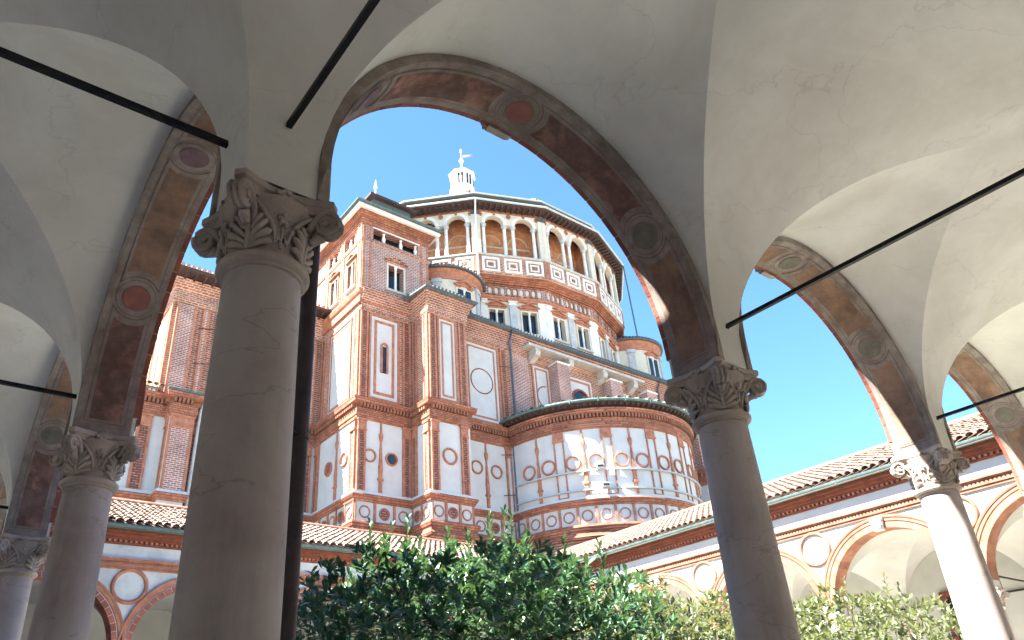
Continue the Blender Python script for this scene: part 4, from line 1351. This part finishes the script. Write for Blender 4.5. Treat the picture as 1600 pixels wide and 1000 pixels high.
build(MB().wbox(TX0+0.5, TX1-0.5, TY0+0.6, TY1-0.5, 24.5, 26.0), 'loggia_void', 'void_dark', CH)
# cap over the tower
cap = build(MB().wbox(14.6, 17.0, 25.8, 28.2, 26.4, 28.85), 'tower_cap', 'lead_dark', CH)
mb = MB()
r4 = [(14.3, 25.5, 28.3), (17.3, 25.5, 28.3), (17.3, 28.5, 28.3), (14.3, 28.5, 28.3)]
mb.add([(x, y, 28.82) for x, y, z in r4]+[(x, y, 28.98) for x, y, z in r4]+[(15.8, 27.0, 30.1)], [(0, 3, 2, 1), (0, 1, 5, 4), (1, 2, 6, 5), (2, 3, 7, 6), (3, 0, 4, 7), (4, 5, 8), (5, 6, 8), (6, 7, 8), (7, 4, 8)])
build(mb, 'cap_roof', 'wood_dark', cap)
build(MB().box(Pl(14.6, 25.8, 0), 0.5, 2.0, 27.7, 28.5, 0.0, 0.02), 'window_pane', 'void_dark', cap)
build(MB().lathe(15.3, 26.8, [(0.10, 28.9), (0.05, 29.3), (0.05, 29.6), (0.16, 29.75), (0.20, 29.9), (0.16, 30.05), (0.05, 30.2), (0.05, 30.5), (0.13, 30.65), (0.05, 30.85), (0.02, 31.2)], 12), 'finial', 'stone_white', CH, smooth=True)
# boarded eaves of the roof behind the tower
build(MB().wbox(13.9, 16.5, 31.2, 42, 20.5, 27.0), 'rear_wall', 'brick', CH)
e_ = build(MB().wbox(12.6, 16.6, 31.0, 42.5, 27.05, 27.2), 'rear_eaves', 'wood_dark', CH)
for i in range(14):
    build(MB().wbox(12.62, 13.9, 31.1+i*0.8, 31.3+i*0.8, 26.9, 27.049), 'rafter', 'wood_dark', e_)

# ---- sixteen sided drum
def poly(R):
    return [(CX+R*math.cos(math.radians(-123.75+22.5*i)), CY+R*math.sin(math.radians(-123.75+22.5*i))) for i in range(16)]
def face(k, R):
    ph = -112.5+22.5*k
    ap = R*math.cos(math.radians(11.25))
    return Pl(CX+ap*math.cos(math.radians(ph)), CY+ap*math.sin(math.radians(ph)), ph+90), R*math.sin(math.radians(11.25))
VIS = (-2, -1, 0, 1, 2, 3, 4)
RD = 10.15
wl = MB()
for k in range(16):
    kk = k if k < 12 else k-16
    f, h = face(k, RD)
    hol = [(-1.43, -0.53, 22.3, 23.72), (0.53, 1.43, 22.3, 23.72)] if kk in VIS else []
    wl.holed(f, -h, h, 20.9, 24.36, 0, hol, 0.3)
build(wl, 'drum_wall', 'plaster_cream', CH)
def dmould(prof, name, material, R):
    return build(MB().sweep(poly(R), prof, closed=True), name, material, CH)
dmould([(-0.2, 24.34), (0.12, 24.34), (0.12, 24.46), (0.18, 24.50), (0.20, 24.60), (-0.2, 24.60)], 'drum_moulding', 'terracotta', RD)
dmould([(-0.3, 24.602), (0.08, 24.602), (0.08, 25.32), (-0.3, 25.32)], 'drum_frieze', 'brick_purple', RD)
dmould([(-0.3, 25.322)]+steps(0.14, 25.322, 0.60, 25.74, 5)+[(-0.3, 25.74)], 'drum_cornice', 'brick_fine', RD)
dmould([(-0.5, 25.742), (0.0, 25.742), (0.0, 26.98), (-0.5, 26.98)], 'parapet', 'brick', 10.84)
dmould([(-0.6, 26.982), (0.06, 26.982), (0.10, 27.02), (0.10, 27.10), (-0.6, 27.12)], 'parapet_coping', 'stone_sill', 10.84)
dmould([(-0.2, 27.1), (0.0, 27.1), (0.0, 30.7), (-0.2, 30.7)], 'loggia_back_wall', 'loggia_paint', 9.5)
for k in VIS:
    f, h = face(k, RD)
    for s in (-0.98, 0.98):
        bifora(f, s, 22.3, 23.72, 0.9, depth=0.28)
    q = build(MB().box(f, -0.2, 0.2, 21.5, 24.05, -0.02, 0.10), 'pilaster', 'stone_grey', CH)
    build(MB().box(f, -0.25, 0.25, 24.06, 24.13, -0.02, 0.14).box(f, -0.21, 0.21, 24.13, 24.25, -0.02, 0.12).box(f, -0.28, 0.28, 24.25, 24.335, -0.02, 0.18), 'capital', 'stone_white', q)
    for sg in (-1, 1):
        a, b = sorted((sg*(h-0.45), sg*(h+0.012)))
        q = build(MB().box(f, a, b, 21.3, 24.05, -0.02, 0.10), 'pilaster', 'stone_white', CH)
        build(MB().box(f, a, b, 24.06, 24.13, -0.02, 0.15).box(f, a, b, 24.13, 24.25, -0.02, 0.13).box(f, a, b, 24.25, 24.335, -0.02, 0.18), 'capital', 'stone_white', q)
    # blind arches in the frieze
    f, h = face(k, RD)
    n = 10
    for i in range(n):
        s = -h+0.1+(2*h-0.2)*(i+0.5)/n
        q = build(MB().ring(f, s, 25.06, [(0.125, 0.07), (0.125, 0.17), (0.195, 0.17), (0.195, 0.07)], 0, PI, 10).box(f, s-0.195, s-0.125, 24.74, 25.06, 0.07, 0.17).box(f, s+0.125, s+0.195, 24.74, 25.06, 0.07, 0.17).prism(f, [(s-0.2, 24.74), (s, 24.60), (s+0.2, 24.74)], 0.07, 0.17), 'blind_arch', 'terracotta_pale' if i % 3 else 'brick_purple', CH)
        build(MB().prism(f, [(s+0.115*math.cos(2*PI*j/14), 24.98+0.20*math.sin(2*PI*j/14)) for j in range(14)], 0.07, 0.10), 'niche_disc', 'plaster_white', q)
    # parapet panels
    f, h = face(k, 10.84)
    for s in (-1.34, 0, 1.34):
        w, z0, z1 = 0.54, 25.90, 26.88
        q = build(MB().box(f, s-w, s+w, z0, z0+0.14, -0.02, 0.05).box(f, s-w, s+w, z1-0.14, z1, -0.02, 0.05).box(f, s-w, s-w+0.14, z0+0.14, z1-0.14, -0.02, 0.05).box(f, s+w-0.14, s+w, z0+0.14, z1-0.14, -0.02, 0.05), 'parapet_panel', 'stone_white', CH)
        build(MB().box(f, s-0.27, s+0.27, z0+0.25, z0+0.34, -0.02, 0.035).box(f, s-0.27, s+0.27, z1-0.34, z1-0.25, -0.02, 0.035).box(f, s-0.27, s-0.18, z0+0.34, z1-0.34, -0.02, 0.035).box(f, s+0.18, s+0.27, z0+0.34, z1-0.34, -0.02, 0.035), 'inner_frame', 'stone_white', q)
        build(MB().ring(f, s, (z0+z1)/2, [(0.001, 0.0), (0.001, 0.045), (0.10, 0.03), (0.12, 0.0)], n=12), 'boss', 'terracotta_pale', q)
    for sg in (-1, 1):
        a, b = sorted((sg*(h-0.19), sg*(h+0.006)))
        build(MB().box(f, a, b, 25.80, 26.96, -0.02, 0.06), 'parapet_pier', 'terracotta_pale', CH)
    # loggia
    f, h = face(k, 10.72)
    ac = [(-0.93, 0.58, 29.46), (0.93, 0.58, 29.46)]
    q = build(MB().arcade(f, -h, h, 29.46, 30.42, ac, -0.34, 0.0, n=20), 'loggia_arcade', 'plaster_cream', CH)
    for c, r, z in ac:
        build(MB().ring(f, c, z, [(r+0.003, -0.02), (r+0.003, 0.06), (r+0.20, 0.05), (r+0.22, -0.02)], 0, PI, 24), 'archivolt', 'stone_white', q, smooth=True, auto=0.5)
        build(MB().prism(f, [(c-0.07, z+r+0.02), (c+0.07, z+r+0.02), (c+0.10, z+r+0.26), (c-0.10, z+r+0.26)], 0.0, 0.1), 'keystone', 'terracotta_pale', q)
    for s in (-1.80, 0, 1.80):
        build(MB().prism(f, [(s+0.15*math.cos(2*PI*j/16), 30.1+0.17*math.sin(2*PI*j/16)) for j in range(16)], 0.0, 0.03), 'spandrel_disc', 'terracotta_pale', q)
    build(MB().box(f, -h, h, 30.28, 30.418, 0.0, 0.06), 'frieze_band', 'terracotta_pale', q)
    for s in (-1.58, -0.27, 0.27, 1.58):
        x, y, _ = f(s, 0, -0.17)
        c_ = build(MB().lathe(x, y, [(0.15, 27.12), (0.15, 27.2), (0.115, 27.26), (0.11, 28.2), (0.098, 29.16), (0.11, 29.18)], 12), 'loggia_column', 'stone_white', CH, smooth=True, auto=0.6)
        build(MB().lathe(x, y, [(0.11, 29.18), (0.13, 29.22), (0.12, 29.27), (0.18, 29.40), (0.20, 29.41), (0.20, 29.458)], 12), 'capital', 'stone_grey', c_, smooth=True, auto=0.6)
    for sg in (-1, 1):
        a, b = sorted((sg*(h-0.26), sg*(h+0.004)))
        c_ = build(MB().box(f, a, b, 27.12, 30.0, -0.34, 0.06), 'loggia_pier', 'plaster_cream', CH)
        build(MB().box(f, a, b, 30.0, 30.28, -0.02, 0.10), 'capital', 'lead_dark', c_)
    # painted back wall: low round windows and painted bands
    fb, hb = face(k, 9.5)
    for s in (-0.86, 0.86):
        q = build(MB().ring(fb, s+0.25, 27.35, [(0.42, 0.0), (0.42, 0.03), (0.55, 0.03), (0.55, 0.0)], 0, PI, 16), 'lunette', 'loggia_trim', CH)
        build(MB().prism(fb, [(s+0.25+0.41*math.cos(PI*j/12), 27.35+0.41*math.sin(PI*j/12)) for j in range(13)], 0.0, 0.015), 'pane', 'glass_dark', q)
        build(MB().box(fb, s-0.75, s+0.75, 28.55, 28.68, 0.0, 0.03), 'painted_band', 'loggia_trim', CH)
        build(MB().ring(fb, s, 28.9, [(0.55, 0.0), (0.55, 0.02), (0.63, 0.02), (0.63, 0.0)], 0, PI, 16), 'painted_arch', 'loggia_trim', CH)
    # pier cross walls
    build(MB().box(f, h-0.13, h+0.0, 27.12, 30.42, -1.2, -0.345), 'cross_wall', 'loggia_paint', CH)
# eaves
EA = dmould([(-0.15, 30.42), (0.25, 30.44), (0.55, 30.50), (0.58, 30.54), (0.58, 30.62), (0.3, 30.68), (-0.4, 30.8), (-0.4, 30.5)], 'drum_eaves', 'wood_dark', 10.82)
mb = MB()
for k in VIS:
    f, h = face(k, 10.82)
    for i in range(12):
        s = -h+2*h*(i+0.5)/12
        mb.box(f, s-0.05, s+0.05, 30.32, 30.47, 0.0, 0.52)
build(mb, 'rafter_row', 'wood_dark', EA, kind='stuff')
gp = [(x, y, 30.64) for x, y in poly(11.46)]
build(MB().tube(gp+gp[:1], 0.07, 6), 'gutter', 'pipe_grey', EA)
dmould([(-0.4, 30.6), (0.0, 30.6), (0.0, 31.32), (-0.4, 31.32)], 'attic_wall', 'plaster_cream', 10.55)
U_ = dmould([(-0.3, 31.322), (0.35, 31.30), (0.42, 31.34), (0.42, 31.44), (-0.3, 31.7)], 'upper_eaves', 'lead_dark', 10.55)
gp = [(x, y, 31.44) for x, y in poly(11.02)]
build(MB().tube(gp+gp[:1], 0.06, 6), 'gutter', 'pipe_grey', U_)
pp = poly(10.6)
build(MB().add([(x, y, 31.6) for x, y in pp]+[(CX, CY, 37.5)], [(i, (i+1) % 16, 16) for i in range(16)]), 'drum_roof', 'roof_tile', CH)
mb = MB()
for x, y in poly(10.9)[0:5]:
    for j in range(4):
        mb.tube([(x+(j-1.5)*0.22, y, 31.5), (x+(j-1.5)*0.22, y+0.4, 31.8)], 0.09, 6)
build(mb, 'tile_row', 'roof_tile', CH, kind='stuff')
def vx(k, R, z):
    a = math.radians(-123.75+22.5*k)
    return (CX+R*math.cos(a), CY+R*math.sin(a), z)
pipe([vx(0, 11.46, 30.6), vx(0, 11.0, 29.9), vx(0, 11.0, 25.6), vx(0, 10.6, 24.9)], 0.06, 'stone_white')
pipe([vx(0, 10.6, 24.9), vx(0, 10.5, 24.3), vx(0, 10.4, 21.5)], 0.06, 'pipe_blue')
pipe([vx(-1, 11.46, 30.6), vx(-1, 11.0, 29.9), vx(-1, 11.0, 26)], 0.06, 'stone_white')
pipe([vx(3, 11.46, 30.6), vx(3.35, 11.6, 26), vx(3.55, 11.6, 21.6)], 0.05, 'pipe_blue')
# round stair turrets between drum and square
for tx, ty in ((19.4, 26.4), (34.6, 26.4)):
    fc = Cv(tx, ty, 2.2, -180)
    T_ = build(MB().lathe(tx, ty, [(2.2, 20.8), (2.2, 24.1)], 48, cap=False), 'stair_turret', 'plaster_cream', CH, smooth=True)
    build(MB().lathe(tx, ty, [(2.15, 24.1), (2.28, 24.1), (2.30, 24.2), (2.24, 24.22), (2.24, 24.5), (2.34, 24.6), (2.38, 24.72), (2.15, 24.72)], 48, cap=False), 'turret_cornice', 'terracotta', T_, smooth=True, auto=0.5)
    build(MB().lathe(tx, ty, [(2.0, 24.71), (2.52, 24.73), (2.55, 24.80), (2.5, 24.86), (0.02, 26.4)], 48, cap=False), 'turret_roof', 'lead_dark', T_, smooth=True, auto=0.4)
    mb = MB()
    for i in range(44):
        a = -PI*1.1+PI*1.2*i/43
        mb.tube([(tx+2.52*math.cos(a), ty+2.52*math.sin(a), 24.84), (tx+2.2*math.cos(a), ty+2.2*math.sin(a), 25.06)], 0.075, 6)
    build(mb, 'tile_row', 'lead_dark', T_, kind='stuff')
    s = 2.2*PI/2
    bifora(fc, s, 22.2, 23.55, 0.85, depth=-0.05)
    for a in (-130, -60):
        s = 2.2*math.radians(a+180)
        q = build(MB().box(fc, s-0.2, s+0.2, 21.2, 23.85, -0.02, 0.08, 3), 'pilaster', 'stone_grey', CH)
        build(MB().box(fc, s-0.27, s+0.27, 23.85, 24.08, -0.02, 0.14, 3), 'capital', 'stone_grey', q)
# roof slopes between the eaves and the drum
build(MB().wbox(16.6, 37.3, 24.4, 43, 20.8, 21.35), 'roof_deck', 'roof_shadow', CH)
# lantern
def octo(R, z, n=8):
    return [(CX+R*math.cos(PI/8+2*PI*i/n), CY+R*math.sin(PI/8+2*PI*i/n), z) for i in range(n)]
def loft(secs):
    mb = MB()
    vs = [p for sct in secs for p in sct]
    n = len(secs[0])
    fs = []
    for k in range(len(secs)-1):
        fs += [(k*n+i, k*n+(i+1) % n, (k+1)*n+(i+1) % n, (k+1)*n+i) for i in range(n)]
    fs += [tuple(range(n)), tuple((len(secs)-1)*n+i for i in range(n))]
    return mb.add(vs, fs)
LN_ = build(loft([octo(1.05, 36.0), octo(1.05, 40.9), octo(0.95, 41.0), octo(0.95, 42.3)]), 'lantern', 'stone_white', CH)
build(loft([octo(1.0, 42.302), octo(1.12, 42.36), octo(1.12, 42.46), octo(0.25, 43.0), octo(0.14, 43.2)]), 'lantern_roof', 'stone_white', LN_)
for i in range(8):
    ph = 45*i
    ap = 0.95*math.cos(PI/8)
    f = Pl(CX+ap*math.cos(math.radians(ph)), CY+ap*math.sin(math.radians(ph)), ph+90)
    for s in (-0.14, 0.14):
        build(MB().box(f, s-0.07, s+0.07, 41.15, 42.15, -0.02, 0.012), 'lantern_light', 'void_dark', LN_)
build(MB().lathe(CX, CY, [(0.16, 43.2), (0.10, 43.3), (0.08, 43.8), (0.12, 43.85), (0.05, 43.9), (0.17, 44.02), (0.2, 44.12), (0.15, 44.26), (0.03, 44.34), (0.03, 45.0), (0.09, 45.1), (0.10, 45.25), (0.02, 45.4)], 12), 'finial', 'stone_white', LN_, smooth=True, auto=0.8)
build(MB().add([(CX+0.03, CY, 44.8), (CX+0.7, CY-0.75, 44.62), (CX+0.45, CY-0.5, 44.55), (CX+0.7, CY-0.75, 44.36), (CX+0.03, CY, 44.45)]+[(CX+0.05, CY+0.03, 44.8), (CX+0.72, CY-0.72, 44.62), (CX+0.47, CY-0.47, 44.55), (CX+0.72, CY-0.72, 44.36), (CX+0.05, CY+0.03, 44.45)], [(0, 1, 2, 3, 4), (9, 8, 7, 6, 5), (0, 5, 6, 1), (1, 6, 7, 2), (2, 7, 8, 3), (3, 8, 9, 4)]), 'weather_vane', 'lead_dark', LN_)

# ------------------------------------------------------------------ magnolia trees
def leaf_geo():
    v = [(0, 0, 0), (0.28, 0, -0.010), (0.62, 0, -0.018), (1, 0, -0.05), (0.25, 0.13, 0.02), (0.62, 0.19, 0.02), (0.25, -0.13, 0.02), (0.62, -0.19, 0.02)]
    fcs = [(0, 1, 4), (1, 2, 5, 4), (2, 3, 5), (0, 6, 1), (1, 6, 7, 2), (2, 7, 3)]
    return v, fcs
LV, LFc = leaf_geo()
def leaf_mesh(name, material):
    me = bpy.data.meshes.new(name)
    me.from_pydata(LV, [], LFc)
    for p_ in me.polygons:
        p_.use_smooth = True
    me.materials.append(MATS[material])
    return me
def tree(label, loc, rx, ry, z0, z1, tips, lsize, material, seed, shoots, group=None, trunks=4):
    rn = random.Random(seed)
    T = thing('magnolia_tree', label, 'tree', loc)
    cx, cy, _ = loc
    c = Vector((cx, cy, (z0+z1)/2))
    hz = (z1-z0)/2
    lme = leaf_mesh('leaf', material)
    def rad(dv):
        n_ = noise.noise(dv*1.7+Vector((seed, 0, 0)))*0.22+noise.noise(dv*4.1+Vector((0, seed, 0)))*0.14
        return 1+n_
    pts = []
    while len(pts) < tips:
        dv = Vector((rn.gauss(0, 1), rn.gauss(0, 1), rn.gauss(0, 1))).normalized()
        q = rn.random()**0.38
        if dv.z < -0.3 and rn.random() < 0.5:
            continue
        if q < 0.35:
            continue
        dv = Vector((dv.x, dv.y, math.copysign(abs(dv.z)**0.6, dv.z)))
        r_ = rad(dv)*q
        pts.append((c+Vector((dv.x*rx*r_, dv.y*ry*r_, dv.z*hz*r_)), dv))
    # trunk and limbs
    base = Vector((cx, cy, 0.0))
    for i in range(trunks):
        a = 2*PI*i/trunks+rn.uniform(-.4, .4)
        top = Vector((cx+math.cos(a)*rx*0.42, cy+math.sin(a)*ry*0.42, z0+hz*1.15))
        mid = base.lerp(top, 0.5)+Vector((rn.uniform(-.1, .1), rn.uniform(-.1, .1), 0.05))
        build(MB().tube([base+Vector((math.cos(a)*.06, math.sin(a)*.06, -0.02)), mid, top], [0.075, 0.05, 0.025], 8), 'trunk', 'bark', T, smooth=True, auto=1.2)
        for j in range(7):
            t = rn.uniform(0.45, 1.0)
            st = base.lerp(mid, t*2) if t < 0.5 else mid.lerp(top, t*2-1)
            en = rn.choice(pts)[0]
            for _ in range(6):
                e2 = rn.choice(pts)[0]
                if (e2-st).length < (en-st).length:
                    en = e2
            m2 = st.lerp(en, 0.5)+Vector((0, 0, -0.06))
            build(MB().tube([st, m2, en], [0.026, 0.016, 0.007], 6), 'limb', 'bark', T, smooth=True, auto=1.2)
    def leaf_M(p, dirv, size):
        x = dirv.normalized()
        y = Vector((0, 0, 1)).cross(x)
        if y.length < 1e-3:
            y = Vector((1, 0, 0))
        y.normalize()
        z = x.cross(y)
        R_ = Matrix((x, y, z)).transposed().to_4x4()
        return Matrix.Translation(p) @ R_ @ Matrix.Rotation(rn.uniform(-0.7, 0.7), 4, 'X') @ Matrix.Scale(size, 4)
    mb = MB()
    for p, dv in pts:
        ax = (dv*0.7+Vector((0, 0, 0.65))+Vector((rn.gauss(0, .35), rn.gauss(0, .35), rn.gauss(0, .25)))).normalized()
        u_ = ax.orthogonal().normalized()
        w_ = ax.cross(u_)
        n = rn.randint(7, 10)
        ph = rn.uniform(0, 6.28)
        for i in range(n):
            an = ph+2.4*i
            sp = rn.uniform(0.5, 1.15)
            dr = ax*(1.15-sp*0.6)+(u_*math.cos(an)+w_*math.sin(an))*sp
            M = leaf_M(p-ax*0.10*(i/n), dr, lsize*rn.uniform(0.7, 1.2))
            mb.add([M @ Vector(v) for v in LV], LFc)
    me = bpy.data.meshes.new('crown')
    me.from_pydata(mb.v, [], mb.f)
    me.materials.append(MATS[material])
    for p_ in me.polygons:
        p_.use_smooth = True
    link('crown', me, T, kind='stuff')
    # upright shoots standing out of the crown, leaf by leaf
    nleaf = 0
    for (dx, dy, hgt, nl) in shoots:
        bx, by = cx+dx, cy+dy
        e = max(0.0, 1-(dx/rx)**2-(dy/ry)**2)
        zb_ = c.z+hz*math.sqrt(e)*0.85
        lean = Vector((rn.uniform(-.15, .15), rn.uniform(-.15, .15), 1)).normalized()
        p0 = Vector((bx, by, zb_))
        p1 = p0+lean*hgt
        build(MB().tube([p0-lean*0.2, p0.lerp(p1, 0.5), p1], [0.010, 0.007, 0.004], 5), 'shoot', 'bark', T)
        for i in range(nl):
            if nleaf >= 300:
                break
            t = (i+0.5)/nl
            an = 2.4*i+rn.uniform(-.3, .3)
            dr = Vector((math.cos(an), math.sin(an), 0.75+0.9*t))
            M = leaf_M(p0+lean*hgt*t, dr, lsize*rn.uniform(0.85, 1.3)*(1.05-0.3*t))
            link('leaf', lme, T, M=M)
            nleaf += 1
    return T
rs = random.Random(3)
sh1 = [(-0.85, 0.75, 0.8, 26), (-0.75, 0.60, 0.7, 22), (-0.55, 0.45, 0.75, 22), (-0.35, 0.30, 0.45, 18), (-0.15, 0.1, 0.5, 20), (0.05, -0.05, 0.45, 18), (0.25, -0.2, 0.7, 30), (0.35, -0.35, 0.75, 30), (0.45, -0.3, 0.65, 26), (0.6, -0.45, 0.5, 20), (0.9, -0.75, 0.45, 16), (1.25, -1.05, 0.55, 18), (1.45, -1.15, 0.4, 14), (-1.4, 1.1, 0.35, 12), (0.1, 0.4, 0.5, 16)]
tree('large dark green magnolia bush in the shade in front of the church tower', (4.25, 4.35, 0), 2.25, 2.25, 1.0, 3.62, 2900, 0.118, 'leaf_shaded', 5, sh1)
sh2 = [(rs.uniform(-2, 2), rs.uniform(-2, 2), rs.uniform(0.25, 0.5), 11) for _ in range(16)]+[(1.6, -1.3, 0.8, 22), (1.75, -1.5, 0.75, 22)]
tree('paler sunlit magnolia bush behind the shaded cracked column', (10.4, 4.5, 0), 3.2, 2.9, 0.6, 3.5, 3000, 0.118, 'leaf_sunlit', 9, sh2)
tree('small sunlit magnolia bush between the dark bush and the sunlit far wing', (8.6, 5.9, 0), 1.5, 1.5, 1.0, 3.8, 900, 0.118, 'leaf_sunlit', 14, [(rs.uniform(-1, 1), rs.uniform(-1, 1), rs.uniform(0.25, 0.45), 11) for _ in range(8)])
